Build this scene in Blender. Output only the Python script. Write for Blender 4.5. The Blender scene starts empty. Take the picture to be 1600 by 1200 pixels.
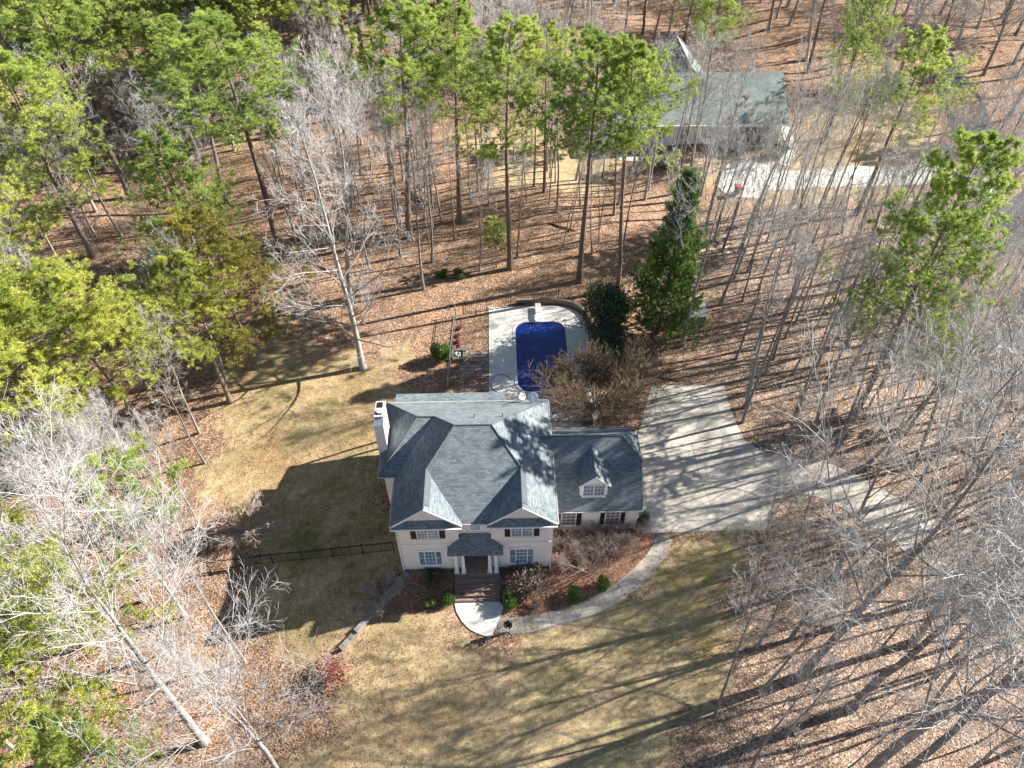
import bpy, bmesh, math, random
import numpy as np
from math import radians, sin, cos, tan, pi, sqrt, atan2, hypot
from mathutils import Vector

# ------------------------------------------------------------------ camera, sky, sun, exposure
sc = bpy.context.scene
CAM_H, PITCH, YAW, FPX = 48.0, radians(46.2), radians(1.5), 1148.0
cd = bpy.data.cameras.new("camera")
cam = bpy.data.objects.new("camera", cd)
sc.collection.objects.link(cam)
cam.location = (0, 0, CAM_H)
cam.rotation_euler = (pi / 2 - PITCH, 0, -YAW)
cd.sensor_width = 36.0
cd.lens = FPX / 1600 * 36.0
cd.clip_end = 5000
cd.clip_start = 0.5
sc.camera = cam

SUN_EL, SUN_AZ = radians(30.8), radians(74.5)          # azimuth clockwise from +Y
w = bpy.data.worlds.new("World"); sc.world = w; w.use_nodes = True
nt = w.node_tree
bg = nt.nodes["Background"]
sky = nt.nodes.new("ShaderNodeTexSky"); sky.sky_type = 'NISHITA'; sky.sun_disc = False
sky.sun_elevation = SUN_EL; sky.sun_rotation = SUN_AZ
sky.air_density = 1.0; sky.dust_density = 0.3; sky.ozone_density = 2.0; sky.altitude = 300
nt.links.new(sky.outputs[0], bg.inputs[0]); bg.inputs[1].default_value = 0.054
sd = bpy.data.lights.new("sun", 'SUN'); sun = bpy.data.objects.new("sun", sd); sc.collection.objects.link(sun)
sd.energy = 5.0; sd.angle = radians(0.5); sd.color = (1.0, 0.945, 0.86)
sdir = Vector((sin(SUN_AZ) * cos(SUN_EL), cos(SUN_AZ) * cos(SUN_EL), sin(SUN_EL)))
sun.rotation_euler = sdir.to_track_quat('Z', 'Y').to_euler(); sun.location = sdir * 120
sc.view_settings.view_transform = 'Standard'
sc.view_settings.look = 'None'
sc.view_settings.gamma = 1.0
sc.view_settings.exposure = 1.66
sc.view_settings.use_curve_mapping = False
sc.render.engine = 'CYCLES'
sc.cycles.use_denoising = True
sc.cycles.max_bounces = 5
sc.cycles.diffuse_bounces = 3
sc.cycles.glossy_bounces = 2
sc.cycles.transmission_bounces = 3
sc.cycles.transparent_max_bounces = 4

RNG = np.random.default_rng(7)
random.seed(5)
COL = sc.collection

# ------------------------------------------------------------------ terrain height and pixel-to-ground
def sst(t):
    t = np.clip(t, 0, 1); return t * t * (3 - 2 * t)
WA, WB = np.array([-6.9, 27.35]), np.array([-11.2, 22.0])       # retaining wall line
WD = (WB - WA) / np.linalg.norm(WB - WA); WN = np.array([WD[1], -WD[0]])   # normal towards left yard
if WN[0] > 0: WN = -WN
def hgt(x, y):
    x = np.asarray(x, float); y = np.asarray(y, float)
    s1 = -1.0 * sst((29.0 - y) / 3.8)
    s2 = -1.0 * sst((30.0 - y) / 9.0)
    d = (x - WA[0]) * WN[0] + (y - WA[1]) * WN[1]
    f = sst((d + 0.12) / 0.3)
    f = np.where(y > 27.4, sst((-6.9 - x) / 0.3 + .5), f)
    fr = sst((x - 4.0) / 6.0)
    z = s1 * (1 - f) * (1 - fr) + s2 * f + (1 - f) * fr * (-1.0 * sst((29.8 - y) / 7.5))
    dx = np.maximum(np.maximum(-30 - x, x - 24), 0); dy = np.maximum(np.maximum(14 - y, y - 60), 0)
    m = sst(np.hypot(dx, dy) / 18)
    und = 0.55 * np.sin(x * .11 + 1.3) * np.cos(y * .09 + .4) + .3 * np.sin(x * .23 + y * .17) + .12 * np.sin(x * .6 - y * .45)
    z = z - .9 * sst((-9.5 - x) / 9) * sst((46 - y) / 10)
    return z + m * und
_fw = np.array([sin(YAW) * cos(PITCH), cos(YAW) * cos(PITCH), -sin(PITCH)])
_rt = np.array([cos(YAW), -sin(YAW), 0.0]); _up = np.cross(_rt, _fw)
def G(px, py, z=None):
    """survey point: where the sight line through a photo pixel meets the ground"""
    d = _fw * FPX + _rt * (px - 800) + _up * (600 - py)
    zz = 0.0 if z is None else z
    for _ in range(6):
        t = (zz - CAM_H) / d[2]; q = d * t
        if z is not None: break
        zz = float(hgt(q[0], q[1]))
    return (float(q[0]), float(q[1]), zz)
def top_height(b, py):
    lo, hi = 0.0, 46.0
    for _ in range(30):
        m = (lo + hi) / 2
        v = np.array([b[0], b[1], b[2] + m - CAM_H])
        y = 600 - FPX * (v @ _up) / (v @ _fw)
        if y > py: lo = m
        else: hi = m
    return lo

# ------------------------------------------------------------------ materials
def _n(t, kind, **kw):
    n = t.nodes.new(kind)
    for k, v in kw.items(): setattr(n, k, v)
    return n
def base_mat(name, rough=.8, spec=.3):
    m = bpy.data.materials.new(name); m.use_nodes = True
    b = m.node_tree.nodes["Principled BSDF"]
    b.inputs["Roughness"].default_value = rough
    b.inputs["Specular IOR Level"].default_value = spec
    return m, m.node_tree, b
def c4(c): return (c[0], c[1], c[2], 1)
def ramp(t, fac, stops):
    r = _n(t, "ShaderNodeValToRGB")
    el = r.color_ramp.elements
    while len(el) < len(stops): el.new(.5)
    for e, (p, c) in zip(el, stops): e.position = p; e.color = c4(c)
    t.links.new(fac, r.inputs[0]); return r.outputs[0]
def noise(t, vec, scale, detail=4, rough=.6):
    n = _n(t, "ShaderNodeTexNoise"); n.inputs["Scale"].default_value = scale
    n.inputs["Detail"].default_value = detail; n.inputs["Roughness"].default_value = rough
    if vec is not None: t.links.new(vec, n.inputs["Vector"])
    return n.outputs["Fac"]
def mix(t, fac, a, b, mode='MIX'):
    m = _n(t, "ShaderNodeMix", data_type='RGBA', blend_type=mode)
    for s, v in ((m.inputs[0], fac), (m.inputs[6], a), (m.inputs[7], b)):
        if isinstance(v, (int, float)): s.default_value = v
        elif isinstance(v, tuple): s.default_value = c4(v)
        else: t.links.new(v, s)
    return m.outputs[2]
def mth(t, op, a, b=None):
    m = _n(t, "ShaderNodeMath", operation=op)
    for s, v in zip(m.inputs, (a, b)):
        if v is None: continue
        if isinstance(v, (int, float)): s.default_value = v
        else: t.links.new(v, s)
    return m.outputs[0]
def bump(t, b, h, strength=.3, dist=.02):
    n = _n(t, "ShaderNodeBump"); n.inputs["Strength"].default_value = strength; n.inputs["Distance"].default_value = dist
    t.links.new(h, n.inputs["Height"]); t.links.new(n.outputs[0], b.inputs["Normal"])
def simple(name, a, b2=None, scale=3., rough=.8, spec=.3, bmp=.0, metal=0., objrand=0., fine=0.):
    """colour a mottled towards b2 by noise; optional shade variation from piece to piece"""
    m, t, b = base_mat(name, rough, spec)
    g = _n(t, "ShaderNodeNewGeometry").outputs["Position"]
    b2 = b2 or tuple(x * .75 for x in a)
    f = noise(t, g, scale, 5)
    c = ramp(t, f, [(.35, a), (.68, b2)])
    if fine:
        f2 = noise(t, g, scale * 9, 3)
        c = mix(t, fine, c, ramp(t, f2, [(.3, (.25,) * 3), (.7, (1.6,) * 3)]), 'MULTIPLY')
    if objrand:
        r = _n(t, "ShaderNodeObjectInfo").outputs["Random"]
        c = mix(t, 1.0, c, ramp(t, r, [(0, (1 - objrand,) * 3), (1, (1 + objrand,) * 3)]), 'MULTIPLY')
    t.links.new(c, b.inputs["Base Color"])
    b.inputs["Metallic"].default_value = metal
    if bmp: bump(t, b, noise(t, g, scale * 6, 4), bmp)
    return m
M = {}
M['stucco'] = simple('stucco', (.80, .745, .70), (.74, .68, .635), 1.3, .9, .2, .2)
M['white'] = simple('white_paint', (.80, .80, .79), (.72, .72, .71), 2.0, .5, .4)
M['trim'] = simple('gutter_paint', (.42, .40, .38), (.34, .32, .30), 2.0, .5, .4)
M['chimney'] = simple('chimney_stucco', (.74, .71, .68), (.66, .63, .60), 1.5, .85, .2)
M['shutter'] = simple('shutter_paint', (.035, .022, .016), (.02, .013, .01), 3, .5, .4)
M['concrete'] = simple('concrete', (.52, .475, .405), (.37, .335, .285), .42, .85, .25, .15, objrand=.06, fine=.22)
M['pale_concrete'] = simple('pale_concrete', (.64, .62, .57), (.52, .50, .46), .6, .85, .25, .1, objrand=.04, fine=.18)
M['path'] = simple('path_concrete', (.41, .37, .315), (.27, .245, .21), .8, .85, .25, .15, objrand=.09, fine=.25)
M['brick'] = simple('brick', (.24, .15, .12), (.17, .105, .085), 4, .9, .2, .3, objrand=.15, fine=.3)
M['stair'] = simple('stair_brick', (.30, .22, .18), (.22, .155, .125), 2.2, .9, .2, .3, objrand=.08, fine=.3)
M['stone'] = simple('wall_stone', (.27, .25, .22), (.16, .15, .14), 3, .9, .2, .4, objrand=.25, fine=.3)
M['paver'] = simple('paver', (.33, .28, .24), (.25, .20, .17), 3, .9, .2, .2, objrand=.2, fine=.2)
M['black'] = simple('black_metal', (.012, .012, .013), (.02, .02, .02), 5, .45, .4)
M['greymetal'] = simple('grey_metal', (.32, .31, .29), (.24, .23, .22), 4, .5, .4)
M['metal'] = simple('flashing', (.45, .50, .56), (.38, .42, .48), 4, .35, .5, metal=.6)  # blue tint of reflected sky put into the base colour
M['dark'] = simple('dark_opening', (.015, .015, .016), (.01, .01, .01), 4, .8, .2)  # near-black: shade painted for openings, plus ash and eyes
M['timber'] = simple('weathered_timber', (.30, .235, .18), (.2, .16, .125), 3, .85, .2, .2, objrand=.1)
M['asphalt'] = simple('asphalt', (.075, .074, .072), (.06, .06, .06), .8, .9, .2, .1, fine=.2)
M['red'] = simple('red_plastic', (.45, .04, .04), (.33, .03, .03), 4, .5, .4)
M['door'] = simple('door_wood', (.045, .028, .022), (.03, .02, .015), 4, .5, .4)
def glass(name, a, b2):
    m, t, b = base_mat(name, .08, .6)
    g = _n(t, "ShaderNodeNewGeometry").outputs["Position"]
    t.links.new(ramp(t, noise(t, g, 1.7, 2), [(.3, a), (.7, b2)]), b.inputs["Base Color"]); return m
M['glass'] = glass('window_glass', (.10, .14, .20), (.26, .33, .43))
M['garage_glass'] = glass('garage_window_glass', (.10, .11, .12), (.2, .21, .22))

def roof_mat(name, a, b2, gain=1.0):
    m, t, b = base_mat(name, .88, .25)
    uv = _n(t, "ShaderNodeUVMap").outputs[0]
    g = _n(t, "ShaderNodeNewGeometry").outputs["Position"]
    br = _n(t, "ShaderNodeTexBrick"); br.offset = .5
    br.inputs["Scale"].default_value = 1.0
    br.inputs["Brick Width"].default_value = .33; br.inputs["Row Height"].default_value = .145
    br.inputs["Mortar Size"].default_value = .012; br.inputs["Mortar Smooth"].default_value = .4
    br.inputs["Bias"].default_value = -.1
    br.inputs["Color1"].default_value = c4(a); br.inputs["Color2"].default_value = c4(b2)
    br.inputs["Mortar"].default_value = c4(tuple(x * .45 for x in a))
    t.links.new(uv, br.inputs["Vector"])
    st = ramp(t, noise(t, g, .35, 6, .65), [(.3, (.74, .75, .76)), (.7, (1.22, 1.21, 1.20))])
    fn = ramp(t, noise(t, g, 14, 3), [(.25, (.8,) * 3), (.75, (1.2,) * 3)])
    t.links.new(mix(t, 1.0, mix(t, 1.0, br.outputs[0], st, 'MULTIPLY'), fn, 'MULTIPLY'), b.inputs["Base Color"])
    bump(t, b, br.outputs["Fac"], -.5, .02)
    return m
M['roof'] = roof_mat('asphalt_shingle', (.20, .232, .25), (.112, .137, .153))
M['roof_cap'] = simple('ridge_shingle', (.12, .14, .15), (.085, .10, .11), 5, .9, .2)
M['roof2'] = roof_mat('far_shingle', (.25, .29, .28), (.17, .20, .195))

def bark(name, a, b2, objrand=.25, rough=.9):
    m, t, b = base_mat(name, rough, .15)
    g = _n(t, "ShaderNodeNewGeometry").outputs["Position"]
    mp = _n(t, "ShaderNodeMapping"); mp.inputs["Scale"].default_value = (9, 9, 2.2)
    t.links.new(g, mp.inputs[0])
    c = ramp(t, noise(t, mp.outputs[0], 1, 5), [(.3, a), (.7, b2)])
    r = _n(t, "ShaderNodeObjectInfo").outputs["Random"]
    c = mix(t, 1.0, c, ramp(t, r, [(0, (1 - objrand,) * 3), (1, (1 + objrand,) * 3)]), 'MULTIPLY')
    t.links.new(c, b.inputs["Base Color"]); return m
M['bark_grey'] = bark('grey_bark', (.31, .285, .26), (.16, .145, .128))
M['bark_silver'] = bark('silver_bark', (.38, .36, .34), (.22, .208, .195), .15)
M['twig'] = bark('pale_twig', (.52, .50, .48), (.36, .342, .325), .2)
M['twig_silver'] = bark('silver_twig', (.52, .50, .495), (.36, .345, .335), .12)
M['twig_brown'] = bark('brown_twig', (.25, .185, .125), (.16, .118, .08), .12)
M['twig_pink'] = bark('pinkish_twig', (.44, .35, .31), (.30, .23, .20), .1)
M['bark_pine'] = bark('pine_bark', (.24, .19, .155), (.13, .10, .08), .2)

def leaf_mat(name, dark, mid, light, transl=.45, objrand=True):
    m, t, b = base_mat(name, .55, .3)
    at = _n(t, "ShaderNodeAttribute", attribute_name="tint").outputs["Fac"]
    f = at
    if objrand:
        r = _n(t, "ShaderNodeObjectInfo").outputs["Random"]
        f = mth(t, 'ADD', mth(t, 'MULTIPLY', at, .62), mth(t, 'MULTIPLY', r, .38))
    c = ramp(t, f, [(.05, dark), (.5, mid), (.95, light)])
    t.links.new(c, b.inputs["Base Color"])
    tr = _n(t, "ShaderNodeBsdfTranslucent"); t.links.new(c, tr.inputs[0])
    mx = _n(t, "ShaderNodeMixShader"); mx.inputs[0].default_value = transl
    t.links.new(b.outputs[0], mx.inputs[1]); t.links.new(tr.outputs[0], mx.inputs[2])
    t.links.new(mx.outputs[0], t.nodes["Material Output"].inputs[0])
    return m
M['needle'] = leaf_mat('pine_needles', (.18, .27, .065), (.40, .50, .12), (.62, .66, .17))
M['needle_yellow'] = leaf_mat('yellow_pine_needles', (.28, .34, .07), (.50, .54, .11), (.68, .67, .17), objrand=False)
M['needle_olive'] = leaf_mat('olive_pine_needles', (.22, .215, .05), (.36, .335, .075), (.48, .42, .10), objrand=False)
M['cedar'] = leaf_mat('cedar_foliage', (.06, .12, .035), (.17, .28, .07), (.34, .44, .115), .35, False)
M['holly'] = leaf_mat('holly_leaves', (.025, .05, .025), (.055, .095, .038), (.13, .17, .07), .2, False)
M['holly_light'] = leaf_mat('paler_holly_leaves', (.04, .06, .03), (.09, .115, .06), (.16, .18, .10), .25, False)  # paler leaf colour of the lighter holly bush
M['boxwood'] = leaf_mat('boxwood_leaves', (.04, .08, .018), (.085, .15, .03), (.155, .23, .045), .3, False)
M['redleaf'] = leaf_mat('red_leaves', (.16, .025, .025), (.30, .06, .055), (.40, .17, .13), .3, False)
M['dryleaf'] = leaf_mat('dry_shrub_leaves', (.07, .05, .042), (.15, .11, .092), (.26, .20, .165), .2, False)

def ground_mat():
    m, t, b = base_mat('woodland_floor', .95, .1)
    g = _n(t, "ShaderNodeNewGeometry").outputs["Position"]
    A = lambda n: _n(t, "ShaderNodeAttribute", attribute_name=n).outputs["Fac"]
    def cells(scale):
        v = _n(t, "ShaderNodeTexVoronoi"); v.inputs["Scale"].default_value = scale
        t.links.new(g, v.inputs["Vector"]); 
        s = _n(t, "ShaderNodeSeparateColor"); t.links.new(v.outputs["Color"], s.inputs[0]); return s.outputs
    n1, n2, n3 = noise(t, g, .22, 6, .65), noise(t, g, 1.6, 5, .7), noise(t, g, .07, 4)
    cA, cB = cells(13.0), cells(3.6)
    lit = ramp(t, cA[0], [(.0, (.07, .04, .026)), (.3, (.20, .115, .07)), (.6, (.315, .195, .12)), (.9, (.46, .315, .21)), (1, (.62, .475, .35))])
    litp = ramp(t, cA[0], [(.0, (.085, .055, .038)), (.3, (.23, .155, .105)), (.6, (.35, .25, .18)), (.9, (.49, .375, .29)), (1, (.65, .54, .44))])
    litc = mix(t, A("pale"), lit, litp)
    hs_ = _n(t, "ShaderNodeHueSaturation"); hs_.inputs["Saturation"].default_value = .94; t.links.new(litc, hs_.inputs["Color"]); litc = hs_.outputs[0]
    litc = mix(t, .8, litc, ramp(t, n1, [(.28, (.5, .46, .44)), (.5, (.95, .93, .92)), (.72, (1.3, 1.24, 1.18))]), 'MULTIPLY')
    litc = mix(t, .8, litc, ramp(t, noise(t, g, .7, 6, .7), [(.3, (.62, .62, .62)), (.68, (1.25, 1.22, 1.2))]), 'MULTIPLY')
    litc = mix(t, .5, litc, ramp(t, cB[1], [(.0, (.65,) * 3), (1, (1.3,) * 3)]), 'MULTIPLY')
    # dormant lawn with green patches and stray leaves
    tanc = ramp(t, n2, [(.3, (.29, .215, .12)), (.52, (.42, .325, .195)), (.75, (.54, .435, .28))])
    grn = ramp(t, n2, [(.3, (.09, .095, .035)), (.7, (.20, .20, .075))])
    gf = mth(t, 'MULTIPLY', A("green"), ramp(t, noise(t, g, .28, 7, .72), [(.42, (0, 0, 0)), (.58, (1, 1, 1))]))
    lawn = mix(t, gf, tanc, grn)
    lawn = mix(t, .55, lawn, ramp(t, cA[1], [(0, (.62,) * 3), (1, (1.36,) * 3)]), 'MULTIPLY')
    lawn = mix(t, .7, lawn, ramp(t, noise(t, g, .55, 6, .7), [(.3, (.66, .64, .6)), (.7, (1.26, 1.24, 1.2))]), 'MULTIPLY')
    orange = ramp(t, cA[2], [(0, (.20, .10, .05)), (.6, (.36, .19, .095)), (1, (.48, .30, .17))])
    strayf = mth(t, 'MULTIPLY', ramp(t, cA[0], [(.45, (0, 0, 0)), (.6, (1, 1, 1))]), ramp(t, n1, [(.38, (.05,) * 3), (.62, (.95,) * 3)]))
    lawn = mix(t, mth(t, 'MULTIPLY', strayf, A("leafy")), lawn, orange)
    straw = ramp(t, cA[1], [(0, (.13, .06, .04)), (.5, (.25, .13, .085)), (1, (.38, .23, .16))])
    lf = mth(t, 'ADD', A("lawn"), mth(t, 'MULTIPLY', mth(t, 'SUBTRACT', mth(t, 'MULTIPLY', mth(t, 'ADD', n2, n1), .5), .5), 1.9))
    lf = mth(t, 'MULTIPLY', ramp(t, lf, [(.35, (0, 0, 0)), (.65, (1, 1, 1))]), 1.0)
    c = mix(t, lf, litc, lawn)
    c = mix(t, A("straw"), c, straw)
    # moss
    mf = mth(t, 'MULTIPLY', A("moss"), ramp(t, noise(t, g, .9, 5, .7), [(.42, (0, 0, 0)), (.58, (1, 1, 1))]))
    c = mix(t, mf, c, (.28, .22, .06))
    t.links.new(c, b.inputs["Base Color"])
    h = mth(t, 'ADD', mth(t, 'MULTIPLY', cA[0], .6), n2)
    bump(t, b, h, .8, .06)
    return m
M['ground'] = ground_mat()

# ------------------------------------------------------------------ mesh helpers
ORIG = {}
def origin_of(o): return ORIG.get(o.name, Vector((0, 0, 0)))
def tag(o, label=None, cat=None, group=None, kind=None):
    if label: o["label"] = label
    if cat: o["category"] = cat
    if group: o["group"] = group
    if kind: o["kind"] = kind
    return o
def link(name, data, parent=None):
    o = bpy.data.objects.new(name, data); COL.objects.link(o)
    if parent is not None: o.parent = parent
    return o
def thing(name, loc, label, cat, group=None):
    o = link(name, None); o.location = loc; o.empty_display_size = .3
    ORIG[o.name] = Vector(loc)
    return tag(o, label, cat, group)
def np_mesh(name, blocks, mats, smooth=True, tint=None):
    """blocks: list of (verts Nx3, faces MxK, material index)"""
    V, loops, tot, mi, off = [], [], [], [], 0
    for v, f, k in blocks:
        if len(v) == 0: continue
        V.append(v); loops.append((f + off).ravel()); tot.append(np.full(len(f), f.shape[1])); mi.append(np.full(len(f), k)); off += len(v)
    V = np.concatenate(V); loops = np.concatenate(loops); tot = np.concatenate(tot); mi = np.concatenate(mi)
    me = bpy.data.meshes.new(name)
    me.vertices.add(len(V)); me.vertices.foreach_set("co", V.astype(np.float32).ravel())
    me.loops.add(len(loops)); me.loops.foreach_set("vertex_index", loops.astype(np.int32))
    me.polygons.add(len(tot)); me.polygons.foreach_set("loop_start", np.concatenate([[0], np.cumsum(tot)[:-1]]).astype(np.int32))
    try: me.polygons.foreach_set("loop_total", tot.astype(np.int32))
    except Exception: pass
    me.polygons.foreach_set("material_index", mi.astype(np.int32))
    if smooth: me.polygons.foreach_set("use_smooth", np.ones(len(tot), bool))
    if tint is not None:
        a = me.attributes.new("tint", 'FLOAT', 'POINT'); a.data.foreach_set("value", tint.astype(np.float32))
    for m in mats: me.materials.append(M[m])
    me.update(calc_edges=True)
    return me
class MB:
    """collects solids in world metres; build() links them as one mesh object under a thing"""
    def __init__(s): s.v, s.f, s.uv = [], [], {}
    def box(s, x0, x1, y0, y1, z0, z1):
        n = len(s.v)
        s.v += [(x0, y0, z0), (x1, y0, z0), (x1, y1, z0), (x0, y1, z0), (x0, y0, z1), (x1, y0, z1), (x1, y1, z1), (x0, y1, z1)]
        s.f += [tuple(n + i for i in q) for q in ((0, 3, 2, 1), (4, 5, 6, 7), (0, 1, 5, 4), (1, 2, 6, 5), (2, 3, 7, 6), (3, 0, 4, 7))]
        return s
    def frustum(s, cx, cy, z0, z1, a0, b0, a1, b1):
        n = len(s.v)
        for z, a, b in ((z0, a0, b0), (z1, a1, b1)):
            s.v += [(cx - a, cy - b, z), (cx + a, cy - b, z), (cx + a, cy + b, z), (cx - a, cy + b, z)]
        s.f += [tuple(n + i for i in q) for q in ((0, 3, 2, 1), (4, 5, 6, 7), (0, 1, 5, 4), (1, 2, 6, 5), (2, 3, 7, 6), (3, 0, 4, 7))]
        return s
    def obox(s, a, b, wid, z0, z1, z0b=None, z1b=None):
        """box along plan segment a-b; optional heights at the far end"""
        z0b = z0 if z0b is None else z0b; z1b = z1 if z1b is None else z1b
        d = np.array(b[:2]) - np.array(a[:2]); d = d / (np.linalg.norm(d) + 1e-9); nn = np.array([-d[1], d[0]]) * wid / 2
        n = len(s.v)
        P = [a[0] + nn[0], a[1] + nn[1], a[0] - nn[0], a[1] - nn[1], b[0] - nn[0], b[1] - nn[1], b[0] + nn[0], b[1] + nn[1]]
        s.v += [(P[0], P[1], z0), (P[2], P[3], z0), (P[4], P[5], z0b), (P[6], P[7], z0b), (P[0], P[1], z1), (P[2], P[3], z1), (P[4], P[5], z1b), (P[6], P[7], z1b)]
        s.f += [tuple(n + i for i in q) for q in ((0, 3, 2, 1), (4, 5, 6, 7), (0, 1, 5, 4), (1, 2, 6, 5), (2, 3, 7, 6), (3, 0, 4, 7))]
        return s
    def prism(s, poly, z0, z1):
        n = len(s.v); k = len(poly)
        a = sum(poly[i][0] * poly[(i + 1) % k][1] - poly[(i + 1) % k][0] * poly[i][1] for i in range(k))
        if a < 0: poly = poly[::-1]
        s.v += [(p[0], p[1], z0) for p in poly] + [(p[0], p[1], z1) for p in poly]
        s.f.append(tuple(n + i for i in reversed(range(k)))); s.f.append(tuple(n + k + i for i in range(k)))
        for i in range(k): j = (i + 1) % k; s.f.append((n + i, n + j, n + k + j, n + k + i))
        return s
    def slab(s, pts, th, uvd=None):
        """planar polygon (3-D, seen from above) with thickness th below it"""
        n = len(s.v); k = len(pts)
        a = sum(pts[i][0] * pts[(i + 1) % k][1] - pts[(i + 1) % k][0] * pts[i][1] for i in range(k))
        if a < 0: pts = pts[::-1]
        s.v += [tuple(p) for p in pts] + [(p[0], p[1], p[2] - th) for p in pts]
        s.f.append(tuple(n + i for i in range(k))); s.f.append(tuple(n + k + i for i in reversed(range(k))))
        for i in range(k): j = (i + 1) % k; s.f.append((n + j, n + i, n + k + i, n + k + j))
        if uvd is not None:
            for i in range(2 * k): s.uv[n + i] = uvd(s.v[n + i])
        return s
    def tube(s, pts, r, sides=6, r1=None, caps=True):
        pts = [Vector(p) for p in pts]; n = len(s.v); k = len(pts)
        for i, p in enumerate(pts):
            t = (pts[min(i + 1, k - 1)] - pts[max(i - 1, 0)]).normalized()
            u = t.cross(Vector((.31, .87, .38))).normalized(); v = t.cross(u)
            rr = r if r1 is None else r + (r1 - r) * i / max(1, k - 1)
            for a in range(sides):
                q = p + (u * cos(2 * pi * a / sides) + v * sin(2 * pi * a / sides)) * rr
                s.v.append(tuple(q))
        for i in range(k - 1):
            for a in range(sides):
                b = (a + 1) % sides
                s.f.append((n + i * sides + a, n + i * sides + b, n + (i + 1) * sides + b, n + (i + 1) * sides + a))
        if caps:
            s.f.append(tuple(n + a for a in reversed(range(sides)))); s.f.append(tuple(n + (k - 1) * sides + a for a in range(sides)))
        return s
    def lathe(s, c, prof, sides=16, axis=None):
        """profile of (radius, height) turned about an axis through c"""
        ax = Vector(axis or (0, 0, 1)).normalized(); u = ax.cross(Vector((.2, .9, .37))).normalized(); v = ax.cross(u); n = len(s.v); c = Vector(c)
        for r, h in prof:
            for a in range(sides):
                s.v.append(tuple(c + ax * h + (u * cos(2 * pi * a / sides) + v * sin(2 * pi * a / sides)) * r))
        for i in range(len(prof) - 1):
            for a in range(sides):
                b = (a + 1) % sides
                s.f.append((n + i * sides + a, n + i * sides + b, n + (i + 1) * sides + b, n + (i + 1) * sides + a))
        return s
    def build(s, name, mat, parent=None, root=None, smooth=False, bevel=0):
        r = root or parent
        off = origin_of(r) if r is not None else Vector((0, 0, 0))
        me = bpy.data.meshes.new(name)
        me.from_pydata([(p[0] - off.x, p[1] - off.y, p[2] - off.z) for p in s.v], [], s.f)
        if s.uv:
            l = me.uv_layers.new(name="UVMap")
            for lp in me.loops: l.data[lp.index].uv = s.uv.get(lp.vertex_index, (0, 0))
        me.materials.append(M[mat])
        me.validate(); me.update()
        bm = bmesh.new(); bm.from_mesh(me); bmesh.ops.recalc_face_normals(bm, faces=bm.faces)
        if bevel:
            bmesh.ops.bevel(bm, geom=[e for e in bm.edges], offset=bevel, segments=1, affect='EDGES')
        bm.to_mesh(me); bm.free()
        if smooth: me.polygons.foreach_set("use_smooth", [True] * len(me.polygons))
        o = link(name, me, parent)
        ORIG[o.name] = off
        return o
def box_part(name, mat, parent, x0, x1, y0, y1, z0, z1, root=None, bevel=0):
    return MB().box(x0, x1, y0, y1, z0, z1).build(name, mat, parent, root, bevel=bevel)

# ------------------------------------------------------------------ ground sheet
def inside(poly, x, y):
    p = np.asarray(poly); r = np.zeros(np.shape(x), bool); j = len(p) - 1
    for i in range(len(p)):
        xi, yi = p[i]; xj, yj = p[j]
        c = ((yi > y) != (yj > y)) & (x < (xj - xi) * (y - yi) / (yj - yi + 1e-12) + xi)
        r ^= c; j = i
    return r
def soft(poly, x, y, wd):
    """polygon mask with a soft edge wd metres wide"""
    p = np.asarray(poly); d = np.full(np.shape(x), 1e9)
    if wd > 2.2:                                        # wander the edge so that no border runs straight
        x, y = x + 1.1 * np.sin(y * .55 + .8) + .8 * np.sin(y * 1.3 + x * .4) + .5 * np.sin(y * 2.9), y + 1.1 * np.sin(x * .5 + 2.1) + .7 * np.cos(x * 1.4 - y * .3) + .4 * np.sin(x * 3.1)
    for i in range(len(p)):
        a, b = p[i], p[(i + 1) % len(p)]; e = b - a
        t = np.clip(((x - a[0]) * e[0] + (y - a[1]) * e[1]) / (e @ e + 1e-9), 0, 1)
        d = np.minimum(d, np.hypot(x - a[0] - t * e[0], y - a[1] - t * e[1]))
    sgn = np.where(inside(poly, x, y), 1, -1)
    return sst((d * sgn / wd) + .5)
def pxpoly(*q): return [G(a, b)[:2] for a, b in q]
LAWN_BACK = pxpoly((385, 560), (440, 540), (560, 545), (640, 560), (640, 640), (600, 760), (620, 900), (545, 1010), (430, 1010), (400, 900), (350, 830), (320, 760), (340, 650))
LAWN_FRONT = pxpoly((640, 905), (545, 1000), (500, 1100), (470, 1260), (1080, 1260), (1050, 1130), (1140, 1010), (1160, 900), (1150, 835), (1045, 840), (1020, 880), (960, 930), (860, 985), (770, 998), (720, 985), (705, 940))
BED = pxpoly((780, 900), (870, 830), (1005, 800), (1035, 845), (1000, 890), (930, 940), (850, 962), (800, 960), (785, 945))
BED2 = pxpoly((630, 895), (710, 895), (710, 945), (660, 960), (600, 960))
LAWN_FAR = pxpoly((700, 215), (870, 190), (950, 180), (960, 262), (1090, 280), (1170, 320), (1400, 310), (1470, 250), (1480, 150), (1240, 150), (1230, 250), (1000, 265), (880, 300), (800, 290))
PALE = pxpoly((1060, 330), (1600, 300), (1700, 1300), (1050, 1300), (1120, 1000), (1170, 850), (1100, 560))
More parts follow.
